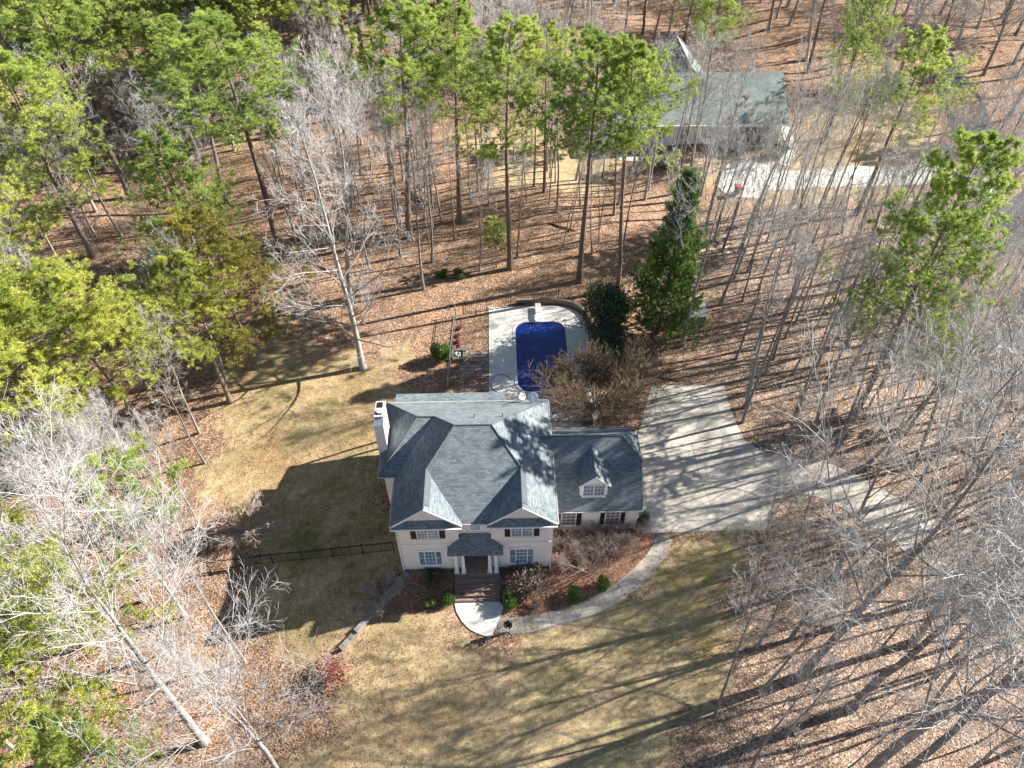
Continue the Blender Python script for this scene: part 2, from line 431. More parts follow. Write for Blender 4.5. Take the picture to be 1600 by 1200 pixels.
def ground():
    xs = np.concatenate([[-2500, -1200, -600, -320, -200], np.arange(-150, -42, 3), np.arange(-42, -13, .9), np.arange(-13, 12, .33), np.arange(12, 48, .8), np.arange(48, 150, 3), [200, 320, 600, 1200, 2500]])
    ys = np.concatenate([[-2500, -1000, -400, -150, -60, -30, -10], np.arange(0, 19, 1), np.arange(19, 32, .33), np.arange(32, 62, .7), np.arange(62, 110, 1.2), np.arange(110, 210, 4), [260, 400, 800, 1500, 2500, 4000]])
    X, Y = np.meshgrid(xs, ys); Z = hgt(X, Y)
    far = np.hypot(X, Y - 60) > 260; Z = np.where(far, 0, Z)
    Z = np.where((X > 1.75) & (X < 6.5) & (Y > 45) & (Y < 54.2), -.5, Z)
    V = np.stack([X.ravel(), Y.ravel(), Z.ravel()], 1); nx, ny = len(xs), len(ys)
    i = np.arange(nx * ny).reshape(ny, nx)
    F = np.stack([i[:-1, :-1].ravel(), i[:-1, 1:].ravel(), i[1:, 1:].ravel(), i[1:, :-1].ravel()], 1)
    me = np_mesh("ground", [(V, F, 0)], ['ground'])
    x, y = V[:, 0], V[:, 1]
    lf = soft(LAWN_FRONT, x, y, 8); lb = soft(LAWN_BACK, x, y, 5); lfar = soft(LAWN_FAR, x, y, 4)
    bed = np.maximum(soft(BED, x, y, .5), soft(BED2, x, y, .5))
    lawn = np.maximum.reduce([lf, lb, lfar])
    green = np.clip(lb * .6 + lf * .5 + lfar * .1, 0, 1)
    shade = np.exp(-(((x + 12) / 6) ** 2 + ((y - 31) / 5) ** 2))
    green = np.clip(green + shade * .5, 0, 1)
    leafy = np.clip(lb * .95 + lf * (sst((3 - x) / 14) * .7 + .12) + lfar * .25, 0, 1)
    moss = soft(pxpoly((1040, 850), (1165, 850), (1165, 1010), (1110, 1040), (1060, 980), (1080, 900)), x, y, 8) * .75
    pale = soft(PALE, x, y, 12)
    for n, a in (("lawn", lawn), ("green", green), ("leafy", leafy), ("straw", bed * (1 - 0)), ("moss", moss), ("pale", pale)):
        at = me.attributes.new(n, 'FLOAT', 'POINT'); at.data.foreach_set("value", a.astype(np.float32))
    return tag(link("ground", me), "leaf littered woodland floor with dormant tan lawn around the house", kind='structure')
ground()

# ------------------------------------------------------------------ paving
def ribbon(name, pts, width, mat, slabs, label, th=.12, lift=.035, parent=None, gap=.03, sub=6):
    """concrete strip along a centreline, cut into slabs by joints, following the ground"""
    P = [np.array(G(*p)[:2]) if len(p) == 2 else np.array(p[:2]) for p in pts]
    # Catmull-Rom resample
    out = []
    Q = [2 * P[0] - P[1]] + P + [2 * P[-1] - P[-2]]
    for i in range(1, len(Q) - 2):
        for t in np.linspace(0, 1, 14, endpoint=False):
            a, b, c, d = Q[i - 1], Q[i], Q[i + 1], Q[i + 2]
            out.append(.5 * ((2 * b) + (c - a) * t + (2 * a - 5 * b + 4 * c - d) * t * t + (3 * b - 3 * c + d - a) * t ** 3))
    out.append(P[-1]); C = np.array(out)
    s = np.concatenate([[0], np.cumsum(np.linalg.norm(np.diff(C, axis=0), axis=1))])
    L = s[-1]
    root = parent
    if root is None:
        b = C[0]; root = link(name, None); root.location = (b[0], b[1], float(hgt(*b))); ORIG[root.name] = Vector(root.location)
        tag(root, label, kind='structure')
    for k in range(slabs):
        a, b = L * k / slabs + gap / 2, L * (k + 1) / slabs - gap / 2
        mb = MB(); q = np.linspace(a, b, sub)
        for v in q:
            c = np.array([np.interp(v, s, C[:, 0]), np.interp(v, s, C[:, 1])]); c2 = np.array([np.interp(v + .05, s, C[:, 0]), np.interp(v + .05, s, C[:, 1])])
            c0 = np.array([np.interp(v - .05, s, C[:, 0]), np.interp(v - .05, s, C[:, 1])])
            d = c2 - c0; d /= np.linalg.norm(d) + 1e-9; nn = np.array([-d[1], d[0]])
            wv = width if not callable(width) else width(v / L)
            for sg in (-1, 1):
                p = c + nn * sg * wv / 2; z = float(hgt(*p)) + lift
                mb.v.append((p[0], p[1], z)); mb.v.append((p[0], p[1], z - th))
        m = sub
        for i in range(m - 1):
            o = i * 4
            mb.f += [(o, o + 4, o + 6, o + 2), (o + 1, o + 3, o + 7, o + 5), (o, o + 1, o + 5, o + 4), (o + 2, o + 6, o + 7, o + 3)]
        o = (m - 1) * 4; mb.f += [(0, 2, 3, 1), (o, o + 1, o + 3, o + 2)]
        mb.build("slab", mat, root)
    return root
# driveway court, cut by its expansion joints
dv = link("driveway", None); dv.location = (14, 36, 0); ORIG[dv.name] = Vector((14, 36, 0))
tag(dv, "wide pale concrete driveway court beside the garage", kind='structure')
def gl(*q): return [G(a, b, 0)[:2] for a, b in q]
J = gl((1080, 603), (1098, 640), (1080, 690), (1090, 735), (1108, 785), (1131, 829))
Jr = [(p[0] + .03, p[1]) for p in J]
MB().prism(gl((1019, 603), (1040, 602)) + J + gl((1030, 833), (1003, 833)) + [(10.35, 33.), (10.35, 36.5)] + gl((1001, 665), (1006, 640)), -.1, .04).build("slab", 'concrete', dv)
jl = gl((1131, 603), (1143, 645), (1163, 688), (1190, 705), (1215, 712), (1240, 714), (1240, 772), (1215, 785), (1200, 800), (1197, 828))
MB().prism(Jr + jl[::-1], -.1, .04).build("slab", 'concrete', dv)
ribbon("driveway_lane", [(1238, 742), (1300, 755), (1380, 800), (1460, 848), (1560, 880), (1700, 930)], lambda t: 3.6 + .6 * t, 'concrete', 7, "pale concrete drive lane running off between the bare trees", gap=.03)
# front walk and landing
WALK_J = 5
ribbon("front_walk", [(778, 979), (830, 975), (885, 962), (945, 938), (995, 902), (1025, 868), (1040, 838)], 1.2, 'path', 8, "curving grey concrete walk from the driveway to the front steps", gap=.025)
ld = MB(); pl = [G(a, b, -1)[:2] for a, b in ((710, 942), (713, 956), (722, 972), (734, 984), (750, 992), (766, 997), (775, 980), (783, 960), (787, 948), (781, 941))]
ld.prism(pl, -1.12, -.925); tag(ld.build("landing_slab", 'pale_concrete'), "rounded white concrete landing at the foot of the front steps", kind='structure')
# pool deck with a hole for the pool
PX0, PX1, PY0, PY1, PR = 1.72, 6.55, 44.95, 54.35, 1.15
def rrect(x0, x1, y0, y1, r, k=7):
    o = []
    for cx, cy, a0 in ((x1 - r, y1 - r, 0), (x0 + r, y1 - r, 90), (x0 + r, y0 + r, 180), (x1 - r, y0 + r, 270)):
        for i in range(k): a = radians(a0 + 90 * i / (k - 1)); o.append((cx + r * cos(a), cy + r * sin(a)))
    return o
inner = rrect(PX0 - .28, PX1 + .28, PY0 - .28, PY1 + .28, PR + .28)
outer = []
DX0, DX1, DY0, DY1 = -.86, 8.75, 40.4, 56.75
for i, (x, y) in enumerate(inner):
    cx, cy = (PX0 + PX1) / 2, (PY0 + PY1) / 2
    q = i % 7; c = i // 7
    cr = [(DX1, DY1, 3.0), (DX0, DY1, .02), (DX0, DY0, .02), (DX1, DY0, .6)][c]
    sx = 1 if c in (0, 3) else -1; sy = 1 if c in (0, 1) else -1
    a = radians([0, 90, 180, 270][c] + 90 * q / 6)
    outer.append((cr[0] - sx * cr[2] + cr[2] * cos(a), cr[1] - sy * cr[2] + cr[2] * sin(a)))
dk = MB(); n = len(inner)
for z in (.05, -.1):
    dk.v += [(p[0], p[1], z) for p in outer] + [(p[0], p[1], z) for p in inner]
for i in range(n):
    j = (i + 1) % n
    dk.f += [(i, j, n + j, n + i), (2 * n + i, 3 * n + i, 3 * n + j, 2 * n + j), (i, 2 * n + i, 2 * n + j, j), (n + i, n + j, 3 * n + j, 3 * n + i)]
deck = dk.build("pool_deck", 'pale_concrete'); tag(deck, "white concrete deck around the swimming pool", kind='structure')
# swimming pool
def cover_mat():
    m, t, b = base_mat('pool_cover', .28, .5)
    g = _n(t, "ShaderNodeNewGeometry").outputs["Position"]
    f = noise(t, g, .45, 5, .6)
    c = ramp(t, f, [(.3, (.004, .010, .06)), (.52, (.006, .026, .20)), (.72, (.014, .075, .40))])
    c = mix(t, ramp(t, noise(t, g, 5, 5, .75), [(.62, (0, 0, 0)), (.78, (.5, .5, .5))]), c, (.03, .04, .06))
    t.links.new(c, b.inputs["Base Color"]); bump(t, b, noise(t, g, 1.2, 3), .25, .05); return m
M['cover'] = cover_mat()
pool = thing("swimming_pool", ((PX0 + PX1) / 2, (PY0 + PY1) / 2, 0), "deep blue rectangular swimming pool with rounded corners behind the house", "pool")
cp = MB(); ii = rrect(PX0, PX1, PY0, PY1, PR); k = len(ii)
cp.v += [(p[0], p[1], .09) for p in inner] + [(p[0], p[1], .09) for p in ii] + [(p[0], p[1], -.06) for p in ii] + [(p[0], p[1], .0) for p in inner]
for i in range(k):
    j = (i + 1) % k; cp.f += [(i, j, k + j, k + i), (k + i, k + j, 2 * k + j, 2 * k + i), (3 * k + i, 3 * k + j, j, i)]
cp.build("coping", 'pale_concrete', pool)
MB().prism(ii, -.3, -.02).build("cover", 'cover', pool)
def cover_leaves():
    r = np.random.default_rng(9); n = 420; x = PX0 + .3 + (PX1 - PX0 - .6) * r.random(n); y = PY0 + .3 + (PY1 - PY0 - .6) * r.beta(1.0, 1.6, n)
    p = np.stack([x, y, np.full(n, -.008)], 1) - np.array(pool.location); a = r.uniform(0, 6.28, n); l = r.uniform(.05, .11, (n, 1))
    u = np.stack([np.cos(a), np.sin(a), r.normal(0, .08, n)], 1) * l; v = np.stack([-np.sin(a), np.cos(a), r.normal(0, .08, n)], 1) * l * .6
    tag(link("leaf_debris", np_mesh("leaf_debris", [(np.stack([p - u / 2, p + v / 2, p + u / 2, p - v / 2], 1).reshape(-1, 3), np.arange(4 * n).reshape(-1, 4), 0)], ['timber'], False), pool), kind='stuff')
cover_leaves()
db = thing("diving_board", (4.05, 55.6, .05), "short white diving board at the far end of the pool", "diving board")
box_part("plank", 'white', db, 3.78, 4.36, 54.35, 56.65, .46, .53, bevel=.01)
box_part("stand", 'white', db, 3.83, 4.31, 55.6, 56.3, .05, .46)
# low kerb wall round the far right corner of the deck
kw = MB(); arc = [(1.9 + .0 * i, 57.25) for i in range(1)]
arc += [(3.5, 57.3), (5.2, 57.25)] + [(5.9 + 3.1 * sin(a), 54.1 + 3.1 * cos(a)) for a in np.linspace(.05, pi / 2, 9)] + [(9.0, 51.5)]
for a, b in zip(arc[:-1], arc[1:]): kw.obox(a, b, .22, -.1, .55)
tag(kw.build("garden_wall", 'timber'), "low curved tan wall edging the far corner of the pool deck", "wall")
# garden pavers between the pool deck and the fence
pv = link("paver_patio", None); pv.location = (-2.6, 46, 0); ORIG[pv.name] = Vector(pv.location)
tag(pv, "weathered paver squares set in pine straw beside the pool deck", kind='structure')
pav_me = None
def paver(x, y, rz=0, s=1):
    global pav_me
    if pav_me is None:
        o = MB().box(-.17, .17, -.17, .17, -.03, .05).build("paver", 'paver', None, bevel=.015); pav_me = o.data; bpy.data.objects.remove(o)
    o = link("paver", pav_me, pv); o.location = (x + 2.6, y - 46, 0); o.rotation_euler = (random.uniform(-.02, .02), random.uniform(-.02, .02), rz + random.uniform(-.06, .06)); o.scale = (s, s, 1)
x0, y0 = G(722, 609, 0)[:2]; x1, y1 = G(761, 586, 0)[:2]
nx = 7; ny = 5
for i in range(nx):
    for j in range(ny):
        if i in (0, nx - 1) or j in (0, ny - 1) or (j == 1 and i % 2): paver(x0 + (x1 - x0) * i / (nx - 1), y0 + (y1 - y0) * j / (ny - 1))
x0, y0 = G(720, 583, 0)[:2]; x1, y1 = G(760, 552, 0)[:2]
for i in range(8):
    for j in range(7):
        if random.random() < .72: paver(x0 + (x1 - x0) * i / 7, y0 + (y1 - y0) * j / 6, 0, random.uniform(.85, 1.15))
# far house paving and road
MB().prism(gl((1135, 256), (1120, 285), (1128, 300), (1150, 308), (1192, 311), (1205, 292), (1212, 262), (1190, 250)), -.6, .62)
def conform(name, pxs, mat, label, lift=.06):
    P = [np.array(G(*p)[:2]) for p in pxs]; c = sum(P) / len(P); mb = MB()
    rings = 6; k = len(P)
    for r in range(rings + 1):
        for p in P:
            q = c + (p - c) * r / rings; mb.v.append((q[0], q[1], float(hgt(*q)) + lift))
    for r in range(rings):
        for i in range(k):
            j = (i + 1) % k; mb.f.append((r * k + i, r * k + j, (r + 1) * k + j, (r + 1) * k + i))
    n0 = len(mb.v)
    for i in range(k): v = mb.v[rings * k + i]; mb.v.append((v[0], v[1], v[2] - .3))
    for i in range(k): j = (i + 1) % k; mb.f.append((rings * k + i, rings * k + j, n0 + j, n0 + i))
    return tag(mb.build(name, mat), label, kind='structure')
conform("parking_pad", [(1138, 256), (1118, 285), (1128, 300), (1150, 308), (1192, 311), (1204, 296), (1210, 270), (1214, 255), (1175, 246)], 'pale_concrete', "white concrete parking pad before the far house garage")
ribbon("far_drive", [(1196, 281), (1260, 281), (1340, 276), (1420, 274), (1475, 272), (1560, 300)], 4.4, 'pale_concrete', 6, "bright white concrete drive leading right from the far house", lift=.05)
ribbon("far_walk", [(1222, 190), (1232, 215), (1236, 235), (1222, 258)], 1.3, 'pale_concrete', 4, "narrow white walk curving past the far house corner", lift=.05)
ribbon("garden_walk", [(965, 246), (1000, 249), (1062, 256)], 1.2, 'pale_concrete', 3, "white walk along the far house front", lift=.05)
ribbon("road", [(1440, 40), (1500, 150), (1545, 250), (1590, 340), (1680, 430), (1800, 520)], 5.5, 'asphalt', 1, "grey asphalt road at the right edge of the woods", lift=.05, sub=40)

# ------------------------------------------------------------------ the stucco house
house = thing("stucco_house", (-2, 33, 0), "two storey beige stucco house with grey shingle hip roof and columned porch", "house")
E0, MF, MS = 6.0, .66, .84
zf = lambda y: E0 + MF * (y - 27.43)
zr = lambda y: E0 + MF * (38.48 - y)
zg = E0 + MS * 2.39                                     # gable ridge height
yg = 27.43 + (zg - E0) / MF
YR = (27.43 + 38.48) / 2; ZR = zf(YR); xa = -7.44 + (ZR - E0) / MS; xb = 3.78 - (ZR - E0) / MS
YB = (31.47 + 38.48) / 2; ZB = zr(YB); xc = -8.62 + (ZB - E0) / MS; xd = -7.44 + (ZB - E0) / MS
GL, GR, RK = -5.05, 1.39, 27.24
fB = sqrt(1 + MF ** 2); fS = sqrt(1 + MS ** 2)
uvF = lambda p: (p[0], p[1] * fB)
uvB = lambda p: (-p[0], -p[1] * fB)
uvL = lambda p: (-p[1], p[0] * fS)
uvR = lambda p: (p[1], -p[0] * fS)
def slope(pts, uvd, parent=house, name="roof_slope", mat='roof', th=.14):
    return MB().slab(pts, th, uvd).build(name, mat, parent)
slope([(-2.66, 27.43, E0), (-1.0, 27.43, E0), (GR, yg, zg), (xb, YR, ZR), (xa, YR, ZR), (GL, yg, zg)], uvF)
slope([(-7.44, RK, E0), (GL, RK, zg), (GL, yg, zg), (xa, YR, ZR), (xd, YB, ZB), (-7.44, 31.47, E0)], uvL)
slope([(GL, RK, zg), (-2.66, RK, E0), (-2.66, 27.43, E0), (GL, yg, zg)], uvR)
slope([(-1.0, RK, E0), (GR, RK, zg), (GR, yg, zg), (-1.0, 27.43, E0)], uvL)
slope([(GR, RK, zg), (3.78, RK, E0), (3.78, 38.48, E0), (xb, YR, ZR), (GR, yg, zg)], uvR)
slope([(3.78, 38.48, E0), (-8.62, 38.48, E0), (xc, YB, ZB), (xd, YB, ZB), (xa, YR, ZR), (xb, YR, ZR)], uvB)
slope([(-8.62, 38.48, E0), (-8.62, 31.47, E0), (xc, YB, ZB)], uvL)
slope([(-8.62, 31.47, E0), (-7.44, 31.47, E0), (xd, YB, ZB), (xc, YB, ZB)], uvF)
def cap(a, b, r=.055, mat='roof_cap', parent=house, name="ridge_cap"):
    a = Vector(a); b = Vector(b); mb = MB()
    n = max(2, int((b - a).length / .3))
    mb.tube([a + (b - a) * i / n + Vector((0, 0, .0)) for i in range(n + 1)], r, 6); return mb.build(name, mat, parent)
for a, b in (((xa, YR, ZR), (xb, YR, ZR)), ((xa, YR, ZR), (GL, yg, zg)), ((xb, YR, ZR), (GR, yg, zg)), ((xb, YR, ZR), (3.78, 38.48, E0)), ((xa, YR, ZR), (xd, YB, ZB)),
             ((xc, YB, ZB), (xd, YB, ZB)), ((xc, YB, ZB), (-8.62, 38.48, E0)), ((xc, YB, ZB), (-8.62, 31.47, E0)), ((GL, RK, zg), (GL, yg, zg)), ((GR, RK, zg), (GR, yg, zg))): cap(a, b)
for gx in (GL, GR): MB().slab([(gx + .06, RK + .35, zg - .05 + .06), (gx + .36, RK + .35, zg - .05 + .06 - .3 * MS), (gx + .36, yg - .1, zg - .05 + .06 - .3 * MS), (gx + .06, yg - .1, zg + .01)], .05).build("ridge_vent", 'roof', house)
# gutters along the eaves (white)
def gutter(a, b, z=E0, parent=house): return MB().obox(a, b, .08, z - .14, z - .05).build("gutter", 'trim', parent)
for a, b in (((-2.66, 27.37), (-1.0, 27.37)), ((-7.51, RK), (-7.51, 31.4)), ((3.85, RK), (3.85, 38.48)), ((3.85, 38.55), (-8.69, 38.55)), ((-8.69, 38.5), (-8.69, 31.4)), ((-8.69, 31.40), (-7.5, 31.40))): gutter(a, b)
# walls
def wall(x0, x1, y0, y1, z0, z1, mat='stucco', name="wall"): return box_part(name, mat, house, x0, x1, y0, y1, z0, z1)
wall(-7.1, -2.96, 27.5, 31.8, 0, 5.86); wall(-.72, 3.44, 27.5, 31.8, 0, 5.86)
wall(-2.957, -.723, 27.8, 31.79, 3.0, 5.86); wall(-2.957, -.723, 29.4, 31.79, 0.0, 2.997)
wall(-8.27, 3.443, 31.803, 38.13, 0, 5.86)
for x0, x1 in ((-7.12, -2.94), (-.74, 3.46)):
    wall(x0, x1, 27.478, 28, -1.1, .02, 'brick', "foundation")
    wall(x0 - .03, x1 + .03, 27.45, 27.5, 3.12, 3.42, 'stucco', "belt_course")
wall(-8.29, 3.46, 31.78, 38.15, -.3, .02, 'brick', "foundation")
MB().box(-7.13, -7.103, 27.5, 31.77, 3.12, 3.42).build("belt_course", 'stucco', house)
# gable faces, rakes and pent roofs
for gx in (GL, GR):
    hw = 2.39
    f = MB(); fy = 27.52; zb = E0 + .30; hb = (zg - .1 - zb) / MS
    n0 = len(f.v); f.v += [(gx - hb, fy, zb), (gx + hb, fy, zb), (gx, fy, zg - .1), (gx - hb, fy + .1, zb), (gx + hb, fy + .1, zb), (gx, fy + .1, zg - .1)]
    f.f += [(0, 1, 2), (3, 5, 4), (0, 3, 4, 1), (1, 4, 5, 2), (2, 5, 3, 0)]
    f.build("gable_wall", 'stucco', house)
    for s in (-1, 1):
        r = MB(); a = (gx + s * .0, zg - .02); b = (gx + s * (hw + .02), E0 - .02)
        r.v += [(a[0], RK - .05, a[1]), (b[0], RK - .05, b[1]), (b[0], RK - .05, b[1] - .17), (a[0], RK - .05, a[1] - .17), (a[0], RK + .0, a[1]), (b[0], RK + .0, b[1]), (b[0], RK + .0, b[1] - .17), (a[0], RK + .0, a[1] - .17)]
        r.f += [(0, 1, 2, 3), (4, 7, 6, 5), (0, 4, 5, 1), (2, 6, 7, 3), (1, 5, 6, 2), (0, 3, 7, 4)]
        r.build("rake_board", 'white', house)
    p = MB().slab([(gx - hw + .02, 27.08, E0 - .04), (gx + hw - .02, 27.08, E0 - .04), (gx + hb + .02, fy + .02, zb + .02), (gx - hb - .02, fy + .02, zb + .02)], .1, lambda q: (q[0], q[1] * 1.3))
    p.build("pent_roof", 'roof', house)
    MB().obox((gx - hw, 27.03), (gx + hw, 27.03), .07, E0 - .16, E0 - .06).build("gutter", 'white', house)
    MB().box(gx - hw + .05, gx + hw - .05, 27.09, 27.5, E0 - .20, E0 - .16).build("soffit", 'white', house)
# windows
def window(parent, x0, x1, z0, z1, y, sashes, grids, fw=.09, head=False, glassm='glass', root=None):
    """outer frame (part) with a pane, sash bars and a sill for each light (sub-parts); faces -Y"""
    root = root or parent
    fr = MB()
    fr.box(x0, x1, y - .07, y + .02, z1 - fw, z1).box(x0, x1, y - .07, y + .02, z0, z0 + fw)
    fr.box(x0, x0 + fw, y - .068, y + .02, z0 + fw, z1 - fw).box(x1 - fw, x1, y - .068, y + .02, z0 + fw, z1 - fw)
    W = x1 - x0 - 2 * fw; tot = sum(sashes); cur = x0 + fw; edges = []
    mu = .07 if len(sashes) > 1 else 0
    for i, s in enumerate(sashes):
        wd = (W - mu * (len(sashes) - 1)) * s / tot; edges.append((cur, cur + wd)); cur += wd
        if i < len(sashes) - 1: fr.box(cur, cur + mu, y - .066, y + .02, z0 + fw, z1 - fw); cur += mu
    win = fr.build("window", 'white', parent, root)
    for (a, b), (c, r) in zip(edges, grids):
        box_part("pane", glassm, win, a, b, y - .03, y - .015, z0 + fw, z1 - fw, root)
        g = MB(); t = .022
        for i in range(1, c): xx = a + (b - a) * i / c; g.box(xx - t / 2, xx + t / 2, y - .045, y - .028, z0 + fw, z1 - fw)
        for i in range(1, r):
            zz = z0 + fw + (z1 - z0 - 2 * fw) * i / r; tt = .045 if 2 * i == r else t
            g.box(a, b, y - .047, y - .0285, zz - tt / 2, zz + tt / 2)
        if g.v: g.build("sash_bars", 'white', win, root)
    box_part("sill", 'white', win, x0 - .06, x1 + .06, y - .13, y + .0, z0 - .07, z0 - .003, root)
    if head:
        h = MB(); cx = (x0 + x1) / 2; k = 7
        pts = [(x0 - .05, z1 + .003)] + [(x0 - .05 + (x1 - x0 + .1) * i / k, z1 + .08 + .12 * max(0, 1 - ((i / k - .5) / .34) ** 2)) for i in range(k + 1)] + [(x1 + .05, z1 + .003)]
        n = len(pts); h.v += [(q[0], y - .09, q[1]) for q in pts] + [(q[0], y + .0, q[1]) for q in pts]
        h.f += [tuple(range(n)), tuple(reversed(range(n, 2 * n)))] + [(i, (i + 1) % n, n + (i + 1) % n, n + i) for i in range(n)]
        h.build("window_head", 'white', win, root)
    return win
def shutter(x0, x1, z0, z1, y):
    s = MB().box(x0, x1, y - .05, y, z0, z1)
    for i in range(9):
        zz = z0 + .08 + (z1 - z0 - .16) * i / 9; s.box(x0 + .05, x1 - .05, y - .065, y - .048, zz, zz + (z1 - z0) / 16)
    return s.build("shutter", 'shutter', house)
WY = 27.5
window(house, -5.8, -4.28, 4.12, 5.5, WY, (1, 1), ((3, 4), (3, 4)), .07)
shutter(-6.22, -5.84, 4.12, 5.48, WY); shutter(-4.24, -3.86, 4.12, 5.48, WY)
window(house, .63, 2.18, 4.15, 5.53, WY, (1, 1), ((3, 4), (3, 4)), .07)
shutter(.22, .59, 4.15, 5.5, WY); shutter(2.22, 2.6, 4.15, 5.5, WY)
window(house, -5.97, -4.22, .58, 2.55, WY, (.5, 1, .5), ((1, 2), (3, 4), (1, 2)), .1, True)
window(house, .48, 2.33, .6, 2.6, WY, (.5, 1, .5), ((1, 2), (3, 4), (1, 2)), .1, True)
window(house, -2.3, -1.27, 4.5, 5.62, 27.8, (1,), ((3, 3),), .2)
# porch
ph = house
box_part("porch_floor", 'stair', ph, -3.45, -.2, 26.97, 29.39, -.16, 0.01)
box_part("porch_base", 'brick', ph, -3.43, -.22, 26.99, 27.47, -1.1, -.163)
for i in range(5):
    zt = -.167 * (i + 1); y1 = 26.965 - .335 * i; 
    box_part("step", 'stair', ph, -3.42, -.2, y1 - .33, y1, -1.15, zt)
    box_part("step_nosing", 'brick', ph, -3.43, -.19, y1 - .345, y1 - .25, zt + .003, zt + .035)
for sx in (-3.5, -.12):
    rl = MB(); 
    rl.tube([(sx, 26.9, .9), (sx, 25.35, -.05)], .025, 6); rl.tube([(sx, 26.9, -.1), (sx, 26.9, .92)], .022, 6); rl.tube([(sx, 25.35, -1.0), (sx, 25.35, -.03)], .022, 6)
    rl.tube([(sx, 26.12, -.5), (sx, 26.12, .42)], .015, 5)
    rl.build("handrail", 'black', ph)
PE = 3.0
slope([(-3.8, 26.77, PE), (.1, 26.77, PE), (-1.02, 27.86, 4.32), (-2.64, 27.86, 4.32)], lambda p: (p[0], p[1] * 1.57), th=.12)
slope([(-3.8, 27.6, PE), (-3.8, 26.77, PE), (-2.64, 27.86, 4.32), (-2.9, 27.86, 4.03)], lambda p: (p[1], p[0] * 1.5), th=.12)
slope([(.1, 26.77, PE), (.1, 27.6, PE), (-.76, 27.86, 4.03), (-1.02, 27.86, 4.32)], lambda p: (p[1], p[0] * 1.5), th=.12)
box_part("porch_beam", 'white', ph, -3.6, -.1, 27.0, 27.42, 2.62, 2.87)
box_part("porch_ceiling", 'white', ph, -3.7, 0.0, 26.85, 29.38, 2.875, 2.9)
for cx in (-3.28, -2.78, -.88, -.42):
    c = MB().frustum(cx, 27.2, .22, 2.5, .12, .12, .105, .105).build("column", 'white', ph)
    MB().box(cx - .17, cx + .17, 27.03, 27.37, .013, .22).build("base", 'white', c, ph)
    MB().box(cx - .15, cx + .15, 27.05, 27.35, 2.5, 2.617).build("capital", 'white', c, ph)
d = box_part("door", 'door', ph, -2.35, -1.33, 29.34, 29.397, .02, 2.2)
box_part("door_panel", 'shutter', d, -2.2, -1.9, 29.32, 29.337, .25, 1.9, ph); box_part("door_panel", 'shutter', d, -1.78, -1.48, 29.32, 29.337, .25, 1.9, ph)
MB().lathe((-1.42, 29.30, 1.05), [(0, -.03), (.03, -.02), (.03, .02), (0, .03)], 8, (0, 1, 0)).build("handle", 'greymetal', d, ph)
window(house, -2.72, -2.42, .1, 2.2, 29.4, (1,), ((1, 4),), .04); window(house, -1.26, -.96, .1, 2.2, 29.4, (1,), ((1, 4),), .04)
MB().lathe((-1.84, 27.9, 2.5), [(.02, .38), (.02, .2), (.12, .15), (.1, -.15), (.02, -.18)], 8).build("porch_lantern", 'black', house)
# downspouts
def spout(x, y, z0, z1): return MB().box(x - .045, x + .045, y - .04, y + .04, z0, z1).build("downspout", 'white', house)
spout(3.50, 27.43, -.6, 5.75); spout(-7.16, 27.45, -.4, 5.75); spout(10.07, 30.45, -.2, 2.8); spout(-7.2, 31.7, 0, 5.75)
# garage wing
GE, GM, GY0, GY1 = 3.0, .94, 30.2, 38.14
GYM = (GY0 + GY1) / 2; GZ = GE + GM * (GYM - GY0); GX = 10.35; GH = 8.95; ZH = 5.4; dyh = (ZH - GE) / GM
fG = sqrt(1 + GM ** 2)
slope([(3.4, GY0, GE), (GX, GY0, GE), (GX, GY0 + dyh, ZH), (GH, GYM, GZ), (2.9, GYM, GZ), (2.9, 32.8, GE + GM * 2.6), (3.4, 32.2, GE + GM * 2.0)], lambda p: (p[0], p[1] * fG))
slope([(GX, GY1, GE), (3.4, GY1, GE), (3.4, 36.2, GE + GM * 1.94), (2.9, 35.6, GE + GM * 2.54), (2.9, GYM, GZ), (GH, GYM, GZ), (GX, GY1 - dyh, ZH)], lambda p: (-p[0], -p[1] * fG))
slope([(GX + .06, GY0 + dyh - .05, ZH - .05), (GX + .06, GY1 - dyh + .05, ZH - .05), (GH, GYM, GZ)], lambda p: (p[1], -p[0] * 1.4))
cap((2.95, GYM, GZ), (GH, GYM, GZ)); cap((GH, GYM, GZ), (GX, GY0 + dyh, ZH)); cap((GH, GYM, GZ), (GX, GY1 - dyh, ZH))
wall(3.447, 10.0, 30.55, 37.8, 0, 2.88)
gw = MB(); pr = [(30.56, 2.883), (37.79, 2.883), (GY1 - dyh - .1, ZH - .25), (GY0 + dyh + .1, ZH - .25)]
gw.v += [(9.85, a, b) for a, b in pr] + [(10.0, a, b) for a, b in pr]; gw.f += [(0, 1, 2, 3), (7, 6, 5, 4), (0, 4, 5, 1), (1, 5, 6, 2), (2, 6, 7, 3), (3, 7, 4, 0)]
gw.build("gable_wall", 'stucco', house)
wall(3.45, 10.02, 30.53, 37.82, -.3, .02, 'brick', "foundation")
gutter((3.6, 30.13), (GX, 30.13), GE); gutter((3.9, 38.2), (GX, 38.2), GE)
for gx0 in (4.45, 7.72):
    window(house, gx0, gx0 + 1.13, .66, 2.42, 30.55, (1,), ((3, 4),), .06, glassm='garage_glass')
    shutter(gx0 - .36, gx0 - .04, .68, 2.4, 30.55); shutter(gx0 + 1.17, gx0 + 1.5, .68, 2.4, 30.55)
for y0 in (31.2, 34.6):                                        # garage doors on the driveway side
    g = box_part("garage_door", 'white', house, 10.003, 10.05, y0, y0 + 2.6, .02, 2.2)
    for q in range(4): box_part("panel", 'white', g, 10.053, 10.075, y0 + .06, y0 + 2.54, .08 + q * .53, .55 + q * .53, house)
